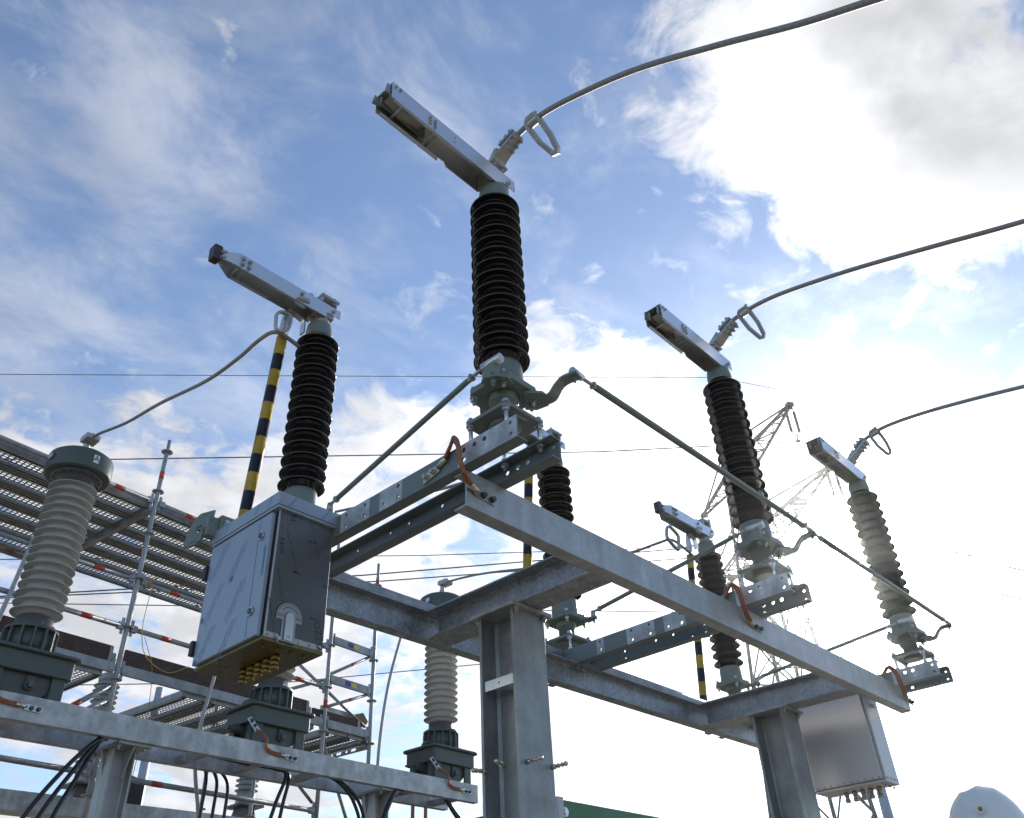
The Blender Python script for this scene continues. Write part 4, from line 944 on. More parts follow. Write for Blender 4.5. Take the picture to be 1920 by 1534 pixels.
for a, b in (((2.60,0.03,3.34),(3.27,0.03,3.73)), ((2.60,0.03,2.97),(3.27,0.03,3.26)), ((2.18,0.06,3.37),(3.27,0.06,2.88)), ((2.0,0.03,3.03),(2.55,0.03,3.27)), ((2.62,0.05,2.60),(3.25,0.05,1.5)), ((1.9,0.05,2.4),(2.54,0.05,1.95))):
    mb = MB(); mb.tube([S(*a), S(*b)], 0.0185, 12); bc = mb.build('brace', 'galv_tube', sc)
    if a[0] == 2.60:
        a_, b_ = S(*a), S(*b); d = (b_-a_).normalized(); m_ = a_+(b_-a_)*0.55; mb = MB(); mb.tube([m_-d*0.03, m_+d*0.03], 0.0198, 12); mb.build('red_band', 'red', bc)
for z in (2.62, 2.48):
    mb = MB(); mb.tube([S(-0.40,0.0,z-0.62*0.4 if z < 2.5 else z-0.30), S(-0.03,0.0,z)], RT, 14); bc = mb.build('brace', 'galv_tube', sc)
    mb = MB(); a_, b_ = S(-0.40,0.0,z-0.62*0.4 if z < 2.5 else z-0.30), S(-0.03,0.0,z); mb.tube([a_+(b_-a_)*0.18, a_+(b_-a_)*0.34], RT+0.0015, 14); mb.build('red_band', 'red', bc)

# steel planks: side rails, ribs and two punched strips each; local x is the length
def plank_mesh(L, w=0.31):
    parts = {}
    mb = MB()
    for y in (0, w-0.005): mb.box((0,y,0),(L,y+0.005,0.062))
    for y0_, y1_ in ((0.0055,0.022),(0.052,0.068),(w-0.068,w-0.052),(w-0.022,w-0.0055)): mb.box((0.031,y0_,-0.012),(L-0.031,y1_,0.004))
    # sparse drainage slots shown as pale punched marks are left to the strips; end caps
    mb.box((-0.001,0.002,0.004),(0.03,w-0.002,0.058)); mb.box((L-0.03,0.002,0.004),(L+0.001,w-0.002,0.058))
    rails = mb
    st = MB(); st.box((0.06,0.0685,0.014),(L-0.06,w-0.0685,0.0155))
    sl = MB()
    for y0_, y1_ in ((0.0055,0.068),(w-0.068,w-0.0055)): sl.box((0.031,y0_,0.0045),(L-0.031,y1_,0.006))
    return rails, st, sl
pg_ = 'perforated steel scaffold planks'
def plank_proto(L):
    r, s_, sl = plank_mesh(L)
    t = thing('deck_plank', '', 'plank', (0,0,-50), 0, pg_)
    r.build('side_rails', 'deck', t); s_.build('punched_strip', 'perf', t); sl.build('slotted_strip', 'slots', t)
    return t
def sw(x, y, z):
    return (SO[0]+x*cos(SA)-y*sin(SA), SO[1]+x*sin(SA)+y*cos(SA), z)
ordn = ['first', 'second', 'third', 'fourth', 'fifth', 'sixth', 'seventh', 'eighth']
pp = plank_proto(2.50); first = True
for bay in (0, 1):
    for k in range(6):
        lab = '%s perforated plank from the near edge, high deck, %s the scaffold tube' % (ordn[k], 'left of' if bay == 0 else 'right of')
        lc = sw(-2.535 if bay == 0 else 0.035, 0.06+k*0.328, 4.505)
        if first: pp.location = lc; pp.rotation_euler = (0,0,SA); pp['label'] = lab; first = False
        else: dup(pp, lc, lab, SA)
p2 = plank_proto(SW-0.06); first = True
for k, x in enumerate((-0.12, 1.05, 1.40, 1.75, 2.10, 2.45, 2.96, 3.29)):
    lab = '%s perforated plank from the left in the low deck behind brown boards' % ordn[k]
    lc = sw(x, 0.03, 2.695)
    if first: p2.location = lc; p2.rotation_euler = (0,0,SA+pi/2); p2['label'] = lab; first = False
    else: dup(p2, lc, lab, SA+pi/2)
# slotted end rail of the last plank
mb = MB(); ho = []
y = 0.25
while y < SW-0.25:
    ho.append(rrect(y,0.022,y+0.085,0.052,0.0148)); ho.append(circ(y+0.16,0.037,0.017,12)); y += 0.25
mb.prism([(0.02,0.0),(SW-0.02,0.0),(SW-0.02,0.075),(0.02,0.075)], (3.325,0.0,0), (0,1,0), (0,0,1), (0.006,0,0), holes=ho)
tag(mb.build('edge_rail', 'deck', loc=(SO[0],SO[1],2.63)), 'slotted steel rail along the open end of the low deck', 'rail').rotation_euler = (0,0,SA)
mb = MB(); ho = []; x = -2.4
while x < -0.9:
    ho.append(rrect(x,0.022,x+0.12,0.056,0.0165)); ho.append(circ(x+0.22,0.039,0.018,12)); x += 0.33
mb.prism([(-2.5,0.0),(-0.02,0.0),(-0.02,0.075),(-2.5,0.075)], (0,SW+0.035,0), (1,0,0), (0,0,1), (0,0.006,0), holes=ho)
tag(mb.build('edge_rail', 'deck', loc=(SO[0],SO[1],4.47)), 'slotted steel rail along the far edge of the high deck', 'rail').rotation_euler = (0,0,SA)
# brown toe boards
def board(x0, x1, y, z, h, label, mat='wood', tk=0.032, dz=0.0):
    t = thing('toe_board', label, 'board', sw(x0, y, z), SA, 'brown boards along the low deck')
    L = x1-x0; mb = MB(); n = 8
    for k in range(n):
        a, b = L*k/n, L*(k+1)/n
    mb.box((0,-tk/2,0),(L,tk/2,h)); mb.build('plank', mat, t, 0.006)
    mb = MB(); mb.box((L-0.03,-tk/2-0.004,0.01),(L+0.004,tk/2+0.004,h-0.01)); mb.box((L+0.004,-0.004,0.02),(L+0.05,0.004,h-0.06)); mb.build('end_clip', 'galv_tube', t)
board(-2.5,-0.07,0.045,2.83,0.16,'weathered brown toe board left of the near scaffold tube')
board(0.06,2.35,0.045,2.83,0.16,'long weathered brown toe board between the two near scaffold tubes')
board(2.42,3.15,0.045,2.83,0.10,'short pale topped board at the right end of the low deck')
board(2.60,3.22,0.11,2.94,0.07,'grey painted plank end resting over the low deck boards', 'galv_ct')
board(0.05,2.5,SW-0.05,2.83,0.16,'brown board along the far side of the low deck')
mb = MB(); mb.prism([(0,0),(0.16,0),(0.20,0.06),(0.12,0.15),(0.02,0.12)], (0,0,0), (1,0,0), (0,0,1), (0,0.06,0)); tag(mb.build('wood_offcut', 'rawwood', loc=sw(3.12,0.08,2.89)), 'raw wood wedge at the corner of the low deck', 'wood')
# cords
hose('cord', [sw(0.12,-0.03,3.70), sw(0.13,-0.05,3.55), sw(0.13,-0.05,3.2), sw(0.22,-0.05,2.95), sw(0.50,-0.02,2.86), sw(0.75,0.02,2.99)], 0.0035, 'thin yellow cord knotted to the scaffold guard rail', 'cord', 'rope', 'cords on the scaffolding', 6)
mb = MB(); mb.tube([sw(0.03,-0.04,3.62), sw(0.12,-0.05,3.68), sw(0.16,-0.04,3.60)], 0.006, 6); mb.tube([sw(0.12,-0.05,3.69), sw(0.17,-0.05,3.74)], 0.006, 6); tag(mb.build('cord_knot', 'rope'), 'yellow knot tied around the guard rail beside the scaffold tube', 'knot')
hose('cord', [sw(0.20,0.0,3.14), sw(0.27,0.0,3.02), sw(0.36,0.02,2.86), sw(0.42,0.05,2.5), sw(0.40,0.05,1.9), sw(0.36,0.05,1.2)], 0.003, 'thin orange white cord hanging below the guard rail', 'cord', 'ropeo', 'cords on the scaffolding', 6)

# ------------------------------------------------------------------ arresters on a second, farther row
AY, AX, AZ = 11.679, 4.755, 2.584
def arrester(label):
    t = thing('surge_arrester', label, 'arrester', (0,0,0), 0, 'grey ribbed arresters on the far row')
    mb = MB(); mb.lathe(shed_profile(0.20, 1.24, 16, 0.115, 0.165, 0.008, 0.022, 0.004), n=36); mb.build('ribbed_porcelain', 'arrester', t)
    mb = MB(); mb.lathe([(0.13,0.0),(0.14,0.02),(0.13,0.17)], n=28); mb.build('bottom_fitting', 'arrester', t); mb = MB(); mb.lathe([(0.12,1.29),(0.13,1.38),(0.06,1.42)], n=28); mb.build('top_fitting', 'arrester', t)
    mb = MB(); mb.prism(rrect(-0.21,-0.21,0.21,0.21,0.03), (0,0,-0.03), (1,0,0), (0,1,0), (0,0,0.029)); mb.prism([(-0.15,-0.18),(0.15,-0.18),(0.10,-0.031),(-0.10,-0.031)], (0,-0.1,0), (1,0,0), (0,0,1), (0,0.2,0)); mb.build('base_plate', 'collar', t, 0.004)
    return t
al = ['grey ribbed arrester seen behind the scaffold tube at the left, above the cables', 'grey ribbed arrester under the middle of the low beam, behind thin black cables']
ar = arrester(al[0]); ar.location = (AX, AY, AZ)
for k in (1,): dup(ar, (AX+2.3135*k, AY, AZ), al[k])
t = thing('arrester_stand', 'galvanised beam crossing the lower left corner behind everything', 'steel frame', (AX, AY, GROUND))
mb = MB(); mb.box((-3.2,-0.16,AZ-0.40-GROUND),(5.2,0.16,AZ-0.181-GROUND)); mb.build('beam', 'galv_ct', t, 0.004)
for x in (-2.2, 2.3, 4.6):
    mb = MB(); mb.prism(H_poly(0.2,0.2,0.01,0.014), (x,0,0), (1,0,0), (0,1,0), (0,0,AZ-0.401-GROUND)); mb.build('column', 'galv', t)
mb = MB(); mb.box((0,-0.1,0),(0.30,0.1,0.26)); mb.prism([(0,0),(0.30,0),(0.30,0.03),(0.0,0.10)], (0,-0.1,0.262), (1,0,0), (0,0,1), (0,0.2,0)); tag(mb.build('counter_box', 'black', loc=(AX+0.42, AY-0.05, AZ-0.18), bevel=0.006), 'small black box standing beside the left far arrester base', 'box')

# ------------------------------------------------------------------ lattice pylon and its wires
PX, PY = 58.95, 26.50; PA = radians(54.0)
py = thing('lattice_pylon', 'distant lattice steel pylon behind the right hand insulators', 'pylon', (PX, PY, GROUND), PA)
def hw(z):            # half width of the body
    pts = [(0,2.9),(22,1.75),(30,1.25),(37,0.95),(46.5,0.08)]
    z = z
    for (a, wa), (b, wb) in zip(pts, pts[1:]):
        if z <= b: return wa+(wb-wa)*(z-a)/(b-a)
    return 0.08
def pz(z): return z-GROUND
lv = [GROUND, 4, 9.5, 14.5, 19, 23, 26.5, 29.4, 32.8, 36.4, 39.5, 43, 46.3]
for sx in (-1, 1):
    for sy in (-1, 1):
        mb = MB()
        for a, b in zip(lv, lv[1:]): mb.bar((sx*hw(a),sy*hw(a),pz(a)), (sx*hw(b),sy*hw(b),pz(b)), 0.20, 0.20)
        mb.build('corner_leg', 'pylon', py)
mb = MB()
for a, b in zip(lv, lv[1:]):
    A, B = hw(a), hw(b); m_ = 0.10
    for s_ in (-1, 1):
        mb.bar((-A,s_*A,pz(a)),(B,s_*B,pz(b)),m_,m_); mb.bar((A,s_*A,pz(a)),(-B,s_*B,pz(b)),m_,m_)
        mb.bar((s_*A,-A,pz(a)),(s_*B,B,pz(b)),m_,m_); mb.bar((s_*A,A,pz(a)),(s_*B,-B,pz(b)),m_,m_)
        if a in (29.4, 36.4, 19): mb.bar((-A,s_*A,pz(a)),(A,s_*A,pz(a)),0.1,0.1); mb.bar((s_*A,-A,pz(a)),(s_*A,A,pz(a)),0.1,0.1)
mb.build('lattice', 'pylon', py)
def cross_arm(sgn, L, z, hangs, rise=2.2):
    tip = Vector((sgn*L,0,pz(z)+0.25)); w = hw(z); mb = MB()
    lo = [Vector((sgn*w,s_*w,pz(z))) for s_ in (-1, 1)]; up = [Vector((sgn*hw(z+rise),s_*hw(z+rise),pz(z+rise))) for s_ in (-1, 1)]
    for s_ in (0, 1):
        mb.bar(lo[s_], tip+Vector((0,0.12*(2*s_-1),-0.05)), 0.17, 0.17); mb.bar(up[s_], tip, 0.11, 0.11)
    n = max(4, int(L/1.3))
    for k in range(n):
        f, f2 = k/n, (k+1)/n; P = [l.lerp(tip, f) for l in lo]; Q = [l.lerp(tip, f2) for l in lo]
        mb.bar(P[k % 2], Q[1-k % 2], 0.09, 0.09); mb.bar(Q[0], Q[1], 0.08, 0.08)
    mb.box(tip-Vector((0.25,0.25,0.2)), tip+Vector((0.25,0.25,0.1)))
    am = mb.build('cross_arm', 'pylon', py)
    for hx in hangs:
        mb = MB(); z0 = pz(z)-0.15; w2 = 0.32
        for s_ in (-1, 1):
            mb.tube([(sgn*hx,s_*w2,z0+0.2),(sgn*hx,s_*w2,z0-0.15)], 0.03, 6); mb.tube([(sgn*hx,s_*w2,z0-0.15),(sgn*hx,s_*w2,z0-1.95)], 0.11, 10); mb.tube([(sgn*hx,s_*w2,z0-1.95),(sgn*hx,s_*0.05,z0-2.35)], 0.04, 6)
        mb.tube([(sgn*hx,0,z0-2.3),(sgn*hx,0,z0-2.75)], 0.05, 8); mb.box((sgn*hx-0.08,-0.14,z0-2.85),(sgn*hx+0.08,0.14,z0-2.72)); mb.box((sgn*hx-0.05,-w2,z0+0.1),(sgn*hx+0.05,w2,z0+0.2)); mb.build('insulator_pair', 'pins', am)
    if len(hangs) > 1:
        hx = hangs[1]; mb = MB(); mb.box((sgn*hx-0.12,-0.6,pz(z)-0.12),(sgn*hx+0.12,0.6,pz(z)+0.12)); mb.box((sgn*hx-0.75,-0.6,pz(z)-0.1),(sgn*hx-0.5,0.6,pz(z)+0.1)); mb.build('hanger_plate', 'pylon', am)
cross_arm(-1, 9.3, 36.4, (9.15,)); cross_arm(1, 8.1, 36.4, (8.0,)); cross_arm(-1, 12.0, 29.4, (11.8, 6.9)); cross_arm(1, 11.9, 29.4, (11.8, 6.2))
LD = Vector((cos(radians(-36)), sin(radians(-36)), 0)); AD = Vector((cos(PA), sin(PA), 0))
def wire(off, z0, left, right, label, r=0.038):
    o = Vector((PX,PY,0))+AD*off; P = []
    pts = [(s_, z) for s_, z in left]+[(0.0, z0)]+[(s_, z) for s_, z in right]
    Q = [o+LD*s_+Vector((0,0,z)) for s_, z in pts]
    b = Vector(Q[len(left)]); mb = MB(); mb.tube([q-b for q in Q], r, 6)
    tag(mb.build('overhead_wire', 'wire', loc=tuple(b)), label, 'wire', 'overhead wires of the pylon')
wire(0, 46.4, [(-110,39.5),(-58.5,40.6),(-31,43.3)], [(7.3,45.4),(29.7,41.4),(60,38)], 'topmost thin wire crossing behind the central insulator', 0.028)
wire(-9.15, 33.4, [(-90,25),(-46.3,28.3),(-15.4,31.3)], [(5.1,32.3),(17.7,30.2),(50,26)], 'thin wire level with the head of the lettered transformer')
wire(8.0, 33.4, [(-80,28),(-26,31.2),(-4.6,33.0)], [(24.9,34.0),(33.6,33.0),(70,31)], 'thin wire seen inside the steel frame just under the channel pair')
wire(-11.8, 26.4, [(-70,16),(-31.1,20.2),(-12,22.8)], [(7.6,23.5),(11.1,22.6),(40,18)], 'upper of two close thin wires inside the steel frame')
wire(-6.9, 26.4, [(-75,18),(-29.8,22.1),(-9.6,24.6)], [(11.5,23.5),(16,22.6),(50,20)], 'lower of two close thin wires inside the steel frame')
wire(6.2, 26.4, [(-110,24),(-55.8,25.2),(-30,25.7)], [(19.7,24.2),(26.1,23.4),(60,21)], 'thin wire behind the bottom of the lettered transformer')
wire(11.8, 26.4, [(-90,20),(-35.4,21.8),(-20.7,23.5)], [(23.3,23.6),(30.2,22.6),(60,20)], 'lowest thin wire crossing behind the pale ribbed transformer')

# far masts
def mast(d, dist, ztop, r, label):
    h = Vector((d[0],d[1],0)).normalized(); p = h*dist
    mb = MB(); mb.tube([(0,0,0),(0,0,(ztop-GROUND)*0.55),(0,0,(ztop-GROUND)*0.56),(0,0,ztop-GROUND)], [r*1.6,r*1.6,r*1.15,r*0.85], 14)
    tag(mb.build('lightning_mast', 'mast', loc=(p.x,p.y,GROUND)), label, 'mast', 'pale masts in the distance')
mast((0.40692,0.86527), 24.0, 7.35, 0.115, 'pale tapered mast behind the scaffolding at the lower left')
mast((0.92275,0.34612), 30.0, 5.9, 0.155, 'pale tapered mast below the plain stainless cabinet')

# green sheet metal container
t = thing('container', 'tall green sheet metal container with grey corner post behind the thick column', 'container', (10.50, 8.72, GROUND))
ht = 2.59-GROUND
mb = MB(); mb.box((0.03,0.03,0.2),(6.0,7.0,ht)); mb.box((0,0,0),(6.05,7.05,0.199)); mb.build('wall', 'container', t, 0.01)
mb = MB(); mb.box((-0.03,-0.03,0.2),(0.10,0.029,ht+0.02)); mb.box((-0.03,0.029,0.2),(0.029,0.10,ht+0.02)); mb.build('corner_post', 'mast', t, 0.006)
for k in range(4): MB().bolt((0.19,0.03,ht-0.17-k*0.8), (0,-1,0), 0.05, h=0.02).build('bolt', 'lug', t)

# ------------------------------------------------------------------ person under the white helmet
hx, hy, hz = 2.876, 0.785, 0.480
base = Vector((hx, hy+0.02, GROUND))
t = thing('person', 'person in white safety helmet at the lower right corner, only the helmet in view', 'person', tuple(base), radians(-72))
H = hz-GROUND; k = (H-0.09)/1.80
me = bpy.data.meshes.new('person_body')
J = {'pel':(0,0,0.95),'wst':(0,0,1.10),'chs':(0,0.01,1.32),'nkb':(0,0,1.47),'nk':(0,0,1.54),'hd0':(0,0.01,1.62),'hd1':(0,0.0,1.70),'hd2':(0,0,1.76),
     'shl':(-0.18,0,1.43),'ell':(-0.25,0.03,1.16),'wrl':(-0.25,0.12,0.92),'hnl':(-0.245,0.15,0.83),'shr':(0.18,0,1.43),'elr':(0.25,0.03,1.16),'wrr':(0.25,0.12,0.92),'hnr':(0.245,0.15,0.83),
     'hpl':(-0.10,0,0.92),'knl':(-0.12,0.02,0.50),'anl':(-0.13,-0.02,0.09),'tol':(-0.14,0.15,0.03),'hpr':(0.10,0,0.92),'knr':(0.12,0.02,0.50),'anr':(0.13,-0.02,0.09),'tor':(0.14,0.15,0.03)}
Rr = {'pel':.14,'wst':.135,'chs':.15,'nkb':.07,'nk':.056,'hd0':.078,'hd1':.092,'hd2':.085,'shl':.065,'ell':.046,'wrl':.031,'hnl':.03,'shr':.065,'elr':.046,'wrr':.031,'hnr':.03,'hpl':.095,'knl':.06,'anl':.042,'tol':.035,'hpr':.095,'knr':.06,'anr':.042,'tor':.035}
E_ = [('pel','wst'),('wst','chs'),('chs','nkb'),('nkb','nk'),('nk','hd0'),('hd0','hd1'),('hd1','hd2'),('chs','shl'),('shl','ell'),('ell','wrl'),('wrl','hnl'),('chs','shr'),('shr','elr'),('elr','wrr'),('wrr','hnr'),('pel','hpl'),('hpl','knl'),('knl','anl'),('anl','tol'),('pel','hpr'),('hpr','knr'),('knr','anr'),('anr','tor')]
for sd, sx in (('l',-1),('r',1)):
    for f, (dx, dy, dz) in enumerate(((-0.03,0.055,-0.075),(-0.01,0.06,-0.09),(0.012,0.058,-0.085),(0.032,0.05,-0.065),(-0.045,0.05,-0.02))):
        b0 = J['hn'+sd]; n1, n2 = 'f%s%da' % (sd,f), 'f%s%db' % (sd,f)
        J[n1] = (b0[0]+dx*0.8, b0[1]+dy*0.35, b0[2]+dz*0.5); J[n2] = (b0[0]+dx, b0[1]+dy*0.9, b0[2]+dz); Rr[n1] = .010; Rr[n2] = .008
        E_ += [('hn'+sd, n1), (n1, n2)]
keys = list(J); me.from_pydata([tuple(c*k for c in J[q]) for q in keys], [(keys.index(a), keys.index(b)) for a, b in E_], [])
body = bpy.data.objects.new('body', me); COL.objects.link(body); body.parent = t
sk = body.modifiers.new('skin', 'SKIN'); body.modifiers.new('sub', 'SUBSURF').levels = 2; body.modifiers['sub'].render_levels = 2
for i, q in enumerate(keys): me.skin_vertices[0].data[i].radius = (Rr[q]*k, Rr[q]*k)
me.skin_vertices[0].data[0].use_root = True; sk.use_smooth_shade = True
me.materials.append(M['skin'])
# clothing as shells round the body
mb = MB()
mb.lathe([(0.165*k,0.86*k),(0.175*k,0.95*k),(0.165*k,1.12*k),(0.185*k,1.30*k),(0.175*k,1.42*k),(0.10*k,1.49*k),(0.075*k,1.52*k)], n=28)
for q in range(len(mb.v)): mb.v[q] = (mb.v[q][0]*1.22, mb.v[q][1]*0.92, mb.v[q][2])
for sx in (-1, 1): mb.tube([(sx*0.17*k,0,1.43*k),(sx*0.215*k,0.01,1.32*k),(sx*0.25*k,0.03,1.16*k),(sx*0.252*k,0.12,0.93*k)], [0.082*k,0.078*k,0.066*k,0.052*k], 16)
mb.build('jacket', 'jacket', t)
mb = MB()
for sx in (-1, 1): mb.tube([(sx*0.085*k,0,0.93*k),(sx*0.105*k,0.01,0.75*k),(sx*0.12*k,0.02,0.50*k),(sx*0.13*k,-0.015,0.10*k)], [0.115*k,0.105*k,0.085*k,0.07*k], 18)
mb.build('trousers', 'jacket', t)
# helmet: ridged dome with rim, side clip
mb = MB(); nz, na = 28, 144
top = hz-GROUND; rx, ry, rz = 0.108, 0.138, 0.150; zc = top-rz
vs = []
for i in range(nz+1):
    ph = (pi/2)*(1-i/nz)*1.0; ph = pi/2-(pi/2)*i/nz
    for j in range(na):
        th = 2*pi*j/na; c = cos(ph)**0.9; x = cos(th)*c; y = sin(th)*c; z = sin(ph)
        # raised fore and aft ridges on the crown
        rid = 0.0
        for xr, wd, hgt in ((0,0.20,0.020),(-0.40,0.16,0.016),(0.40,0.16,0.016)):
            rid += hgt*cos(pi/2*(x-xr)/wd)**2*min(1, max(0, (z-0.10)*1.6)) if abs(x-xr) < wd else 0
        f = 1+rid+0.03*(1-z)
        vs.append((rx*x*f, ry*y*f, zc+rz*z*(1+rid)))
fs = [(i*na+j, i*na+(j+1) % na, (i+1)*na+(j+1) % na, (i+1)*na+j) for i in range(nz) for j in range(na)]
fs = [tuple(reversed(f)) for f in fs]
mb.add(vs, fs, 0, True)
b0 = len(mb.v)
for j in range(na):
    th = 2*pi*j/na; c, s_ = cos(th), sin(th); br = 1.10+0.10*max(0, s_)
    for (m_, zz) in ((1.03,0.0),(br,-0.018),(br,-0.024),(1.0,-0.012)): mb.v.append((rx*c*m_, ry*s_*m_, zc+zz))
for j in range(na):
    a, b = b0+j*4, b0+((j+1) % na)*4
    for q in range(3): mb.f.append([a+q, a+q+1, b+q+1, b+q]); mb.m.append(0); mb.s.append(True)
hm = mb.build('helmet', 'helmet', t)
mb = MB(); mb.tube([(-0.012,-0.132,zc+0.075),(-0.012,-0.148,zc+0.072)], 0.012, 18); mb.tube([(-0.012,-0.147,zc+0.072),(-0.012,-0.151,zc+0.071)], 0.006, 14, 1); mb.build('helmet_knob', ['white','brass'], hm)

# ------------------------------------------------------------------ scattering volume added to imitate veiling sun glare
hm_ = bpy.data.materials.new('glare_haze'); hm_.use_nodes = True; hn = hm_.node_tree; hn.nodes.clear()
ho_ = hn.nodes.new('ShaderNodeOutputMaterial'); hv = hn.nodes.new('ShaderNodeVolumePrincipled'); hn.links.new(hv.outputs[0], ho_.inputs['Volume'])
hv.inputs['Density'].default_value = GLARE_HAZE; hv.inputs['Anisotropy'].default_value = 0.95; hv.inputs['Color'].default_value = (0.95,0.97,1.0,1)
mb = MB(); mb.box((-225,-225,GROUND-1.5),(265,265,60)); tag(mb.build('glare_haze', hm_), kind='stuff')

# ------------------------------------------------------------------ camera
F_PX, PITCH, ROLL, PSI = 1587.678, radians(35.5237), radians(-3.0662), radians(41.2474)
cam = bpy.data.cameras.new('camera'); co = bpy.data.objects.new('camera', cam); COL.objects.link(co)
fwd = Vector((cos(PSI)*cos(PITCH), sin(PSI)*cos(PITCH), sin(PITCH))); r_ = Vector((sin(PSI), -cos(PSI), 0)); u_ = r_.cross(fwd)
R_ = r_*cos(ROLL)+u_*sin(ROLL); U_ = u_*cos(ROLL)-r_*sin(ROLL)
co.matrix_world = Matrix(((R_.x,U_.x,-fwd.x,0),(R_.y,U_.y,-fwd.y,0),(R_.z,U_.z,-fwd.z,0),(0,0,0,1)))
cam.sensor_fit = 'HORIZONTAL'; cam.sensor_width = 36; cam.lens = 36*F_PX/1920; cam.clip_end = 2000; cam.clip_start = 0.05
scn.camera = co

# ------------------------------------------------------------------ sun and sky
SUN = Vector((0.8747, 0.2954, 0.3841)).normalized()
sl_ = bpy.data.lights.new('sun', 'SUN'); sl_.energy = 5.0; sl_.angle = radians(0.53); sl_.color = (1.0, 0.95, 0.87)
so = bpy.data.objects.new('sun', sl_); COL.objects.link(so); so.rotation_euler = SUN.to_track_quat('Z', 'Y').to_euler()
w = bpy.data.worlds.new('World'); scn.world = w; w.use_nodes = True
nt = w.node_tree; nt.nodes.clear(); N, L = nt.nodes.new, nt.links.new
out = N('ShaderNodeOutputWorld'); bg = N('ShaderNodeBackground'); L(bg.outputs[0], out.inputs[0]); bg.inputs['Strength'].default_value = 0.15
sky = N('ShaderNodeTexSky'); sky.sky_type = 'NISHITA'; sky.sun_disc = False
sky.sun_elevation = math.asin(SUN.z); sky.sun_rotation = math.atan2(SUN.x, SUN.y); sky.air_density = 1.0; sky.dust_density = 0.25; sky.ozone_density = 1.6; sky.altitude = 100
tc = N('ShaderNodeTexCoord'); DIR = tc.outputs['Generated']
def math_(op, a, b=None, c=None, clamp=False):
    n = N('ShaderNodeMath'); n.operation = op; n.use_clamp = clamp
    for i, q in enumerate((a, b, c)):
        if q is None: continue
        if isinstance(q, (int, float)): n.inputs[i].default_value = q
        else: L(q, n.inputs[i])
    return n.outputs[0]
def dotv(v):
    n = N('ShaderNodeVectorMath'); n.operation = 'DOT_PRODUCT'; L(DIR, n.inputs[0]); n.inputs[1].default_value = Vector(v).normalized(); return n.outputs['Value']
def smooth(x, a, b, lo=0.0, hi=1.0):
    n = N('ShaderNodeMapRange'); n.interpolation_type = 'SMOOTHSTEP'; L(x, n.inputs['Value'])
    n.inputs['From Min'].default_value = a; n.inputs['From Max'].default_value = b; n.inputs['To Min'].default_value = lo; n.inputs['To Max'].default_value = hi
    return n.outputs['Result']
def blob(v, rad, amt):     # soft patch of cloud round a direction, radius in degrees
    return smooth(dotv(v), cos(radians(rad)), cos(radians(rad*0.25)), 0.0, amt)
# a flat cloud layer: direction projected on a plane overhead
sep = N('ShaderNodeSeparateXYZ'); L(DIR, sep.inputs[0]); zz = math_('MAXIMUM', sep.outputs['Z'], 0.06)
cx_, cy_ = math_('DIVIDE', sep.outputs['X'], math_('ADD', zz, 0.15)), math_('DIVIDE', sep.outputs['Y'], math_('ADD', zz, 0.15))
cmb = N('ShaderNodeCombineXYZ'); L(cx_, cmb.inputs[0]); L(cy_, cmb.inputs[1])
def fbm(scale, detail, rough, dist, off, stretch=None):
    mp = N('ShaderNodeMapping'); L(cmb.outputs[0], mp.inputs[0]); mp.inputs['Location'].default_value = (off, off*0.7, off*0.3)
    if stretch: mp.inputs['Rotation'].default_value = (0,0,stretch[0]); mp.inputs['Scale'].default_value = (stretch[1],stretch[2],1)
    n = N('ShaderNodeTexNoise'); n.inputs['Scale'].default_value = scale; n.inputs['Detail'].default_value = detail; n.inputs['Roughness'].default_value = rough; n.inputs['Distortion'].default_value = dist
    L(mp.outputs[0], n.inputs['Vector']); return n.outputs['Fac']
sd = dotv(SUN)
# thick clouds
dens = None
for v, rad, amt in (((0.599,0.113,0.793),9,0.48),((0.640,0.085,0.763),8,0.35),((0.683,0.031,0.730),13,0.75),((0.719,0.117,0.686),6,0.34),((0.758,-0.01,0.652),8,0.40),((0.608,0.224,0.762),5,0.12),
                    ((0.579,0.329,0.746),2.2,0.40),((0.600,0.30,0.74),1.6,0.30),((0.632,0.476,0.611),7,0.45),((0.708,0.467,0.529),10.5,0.60),((0.875,0.295,0.384),14,0.80),((0.814,0.509,0.28),17,0.60),
                    ((0.521,0.676,0.522),10,0.40),((0.546,0.567,0.616),6,0.36),((0.389,0.853,0.348),19,0.60),((0.44,0.777,0.45),8,0.22),((0.62,0.75,0.30),20,0.40),((0.755,0.20,0.62),17,0.10),((0.199,0.83,0.521),9,0.16),((0.95,0.05,0.30),16,0.6)):
    b = blob(v, rad, amt); dens = b if dens is None else math_('ADD', dens, b)
n1 = fbm(10.5, 13, 0.60, 0.5, 3.1)
n1b = fbm(3.6, 5, 0.5, 0.3, 21.0); n1m = math_('MULTIPLY_ADD', math_('ADD', math_('MULTIPLY', n1, 0.58), math_('MULTIPLY', n1b, 0.42)), 3.6, -1.3)
thick = smooth(math_('ADD', n1m, dens), 0.66, 1.30)
# thin patchy veil
n2 = fbm(4.2, 12, 0.64, 0.35, 7.7, (0.6,1.0,1.35)); vb = math_('ADD', blob((0.08,0.61,0.788),24,0.10), math_('ADD', blob((0.199,0.83,0.521),18,0.12), blob((0.178,0.583,0.793),10,0.06)))
veil = smooth(math_('MULTIPLY_ADD', n2, 1.5, math_('SUBTRACT', vb, 0.25)), 0.40, 0.98, 0.04, 0.52)
cov = math_('MAXIMUM', thick, veil)
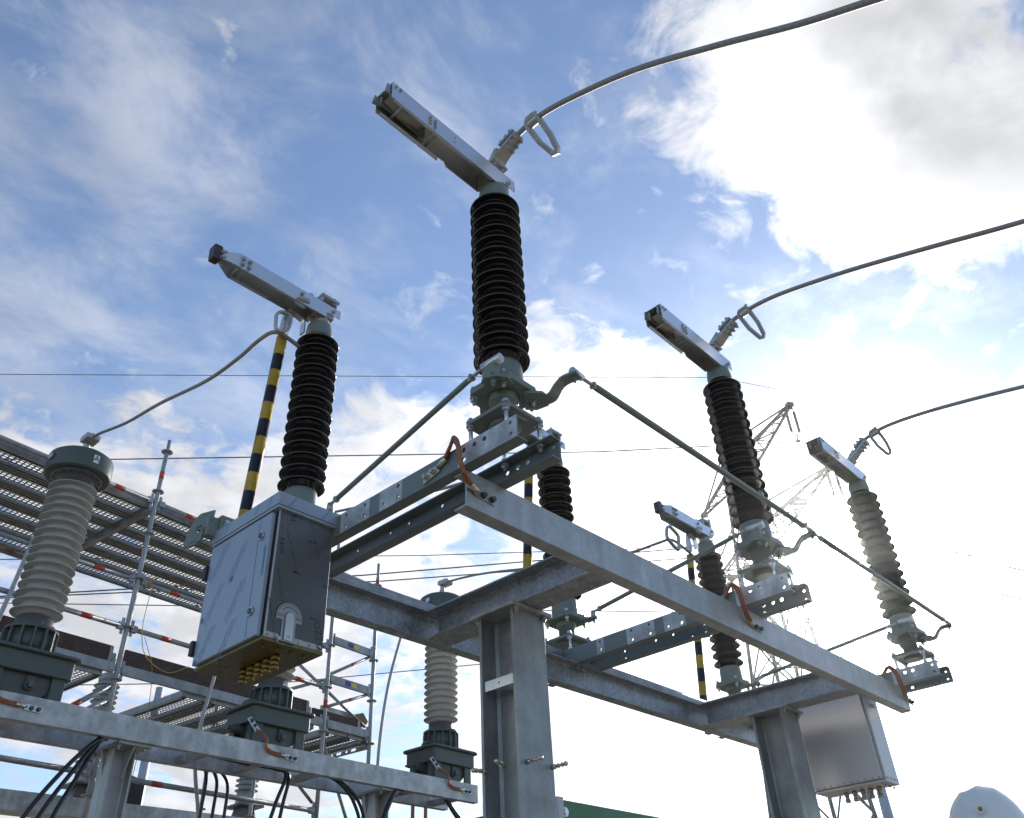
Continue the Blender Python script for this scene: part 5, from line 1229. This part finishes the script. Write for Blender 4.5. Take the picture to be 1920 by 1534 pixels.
# cloud brightness: brighter near the sun, shaded bases from a second noise
n3 = fbm(5.0, 10, 0.55, 0.3, 11.3)
wide = math_('POWER', math_('MAXIMUM', sd, 0.0), 3.0); glow = math_('POWER', math_('MAXIMUM', sd, 0.0), 16.0); core = math_('POWER', math_('MAXIMUM', sd, 0.0), 200.0); disc = smooth(sd, cos(radians(2.2)), cos(radians(0.6)), 0.0, 40.0)
lum = math_('ADD', math_('MULTIPLY_ADD', wide, 1.7, 4.4), math_('MULTIPLY', glow, 7.0))
shade = smooth(n3, 0.38, 0.64, 0.82, 1.10); lum = math_('MULTIPLY', lum, shade)
dark = math_('ADD', blob((0.965,0.215,0.166), 5, 0.35), math_('MULTIPLY', blob((0.669,-0.011,0.743), 10, 0.9), smooth(n1b, 0.35, 0.65, 0.0, 0.40))); lum = math_('MULTIPLY', lum, math_('SUBTRACT', 1.0, dark))
ccol = N('ShaderNodeVectorMath'); ccol.operation = 'SCALE'; ccol.inputs[0].default_value = (0.98,0.99,1.03); L(lum, ccol.inputs['Scale'])
sc_ = N('ShaderNodeVectorMath'); sc_.operation = 'MULTIPLY'; L(sky.outputs[0], sc_.inputs[0]); sc_.inputs[1].default_value = (0.95,1.02,1.12)
mix = N('ShaderNodeMix'); mix.data_type = 'RGBA'; L(cov, mix.inputs[0]); L(sc_.outputs[0], mix.inputs[6]); L(ccol.outputs[0], mix.inputs[7])
aur = math_('ADD', math_('ADD', math_('MULTIPLY', core, 30.0), math_('MULTIPLY', math_('POWER', math_('MAXIMUM', sd, 0.0), 30.0), 3.0)), disc); av = N('ShaderNodeVectorMath'); av.operation = 'SCALE'; av.inputs[0].default_value = (1.0,0.97,0.92); L(aur, av.inputs['Scale'])
sm = N('ShaderNodeVectorMath'); sm.operation = 'ADD'; L(mix.outputs[2], sm.inputs[0]); L(av.outputs[0], sm.inputs[1])
L(sm.outputs[0], bg.inputs['Color'])

vs_ = scn.view_settings; vs_.view_transform = 'Standard'; vs_.look = 'None'; vs_.exposure = 0.20; vs_.gamma = 1.0
scn.cycles.max_bounces = 6; scn.cycles.transparent_max_bounces = 16
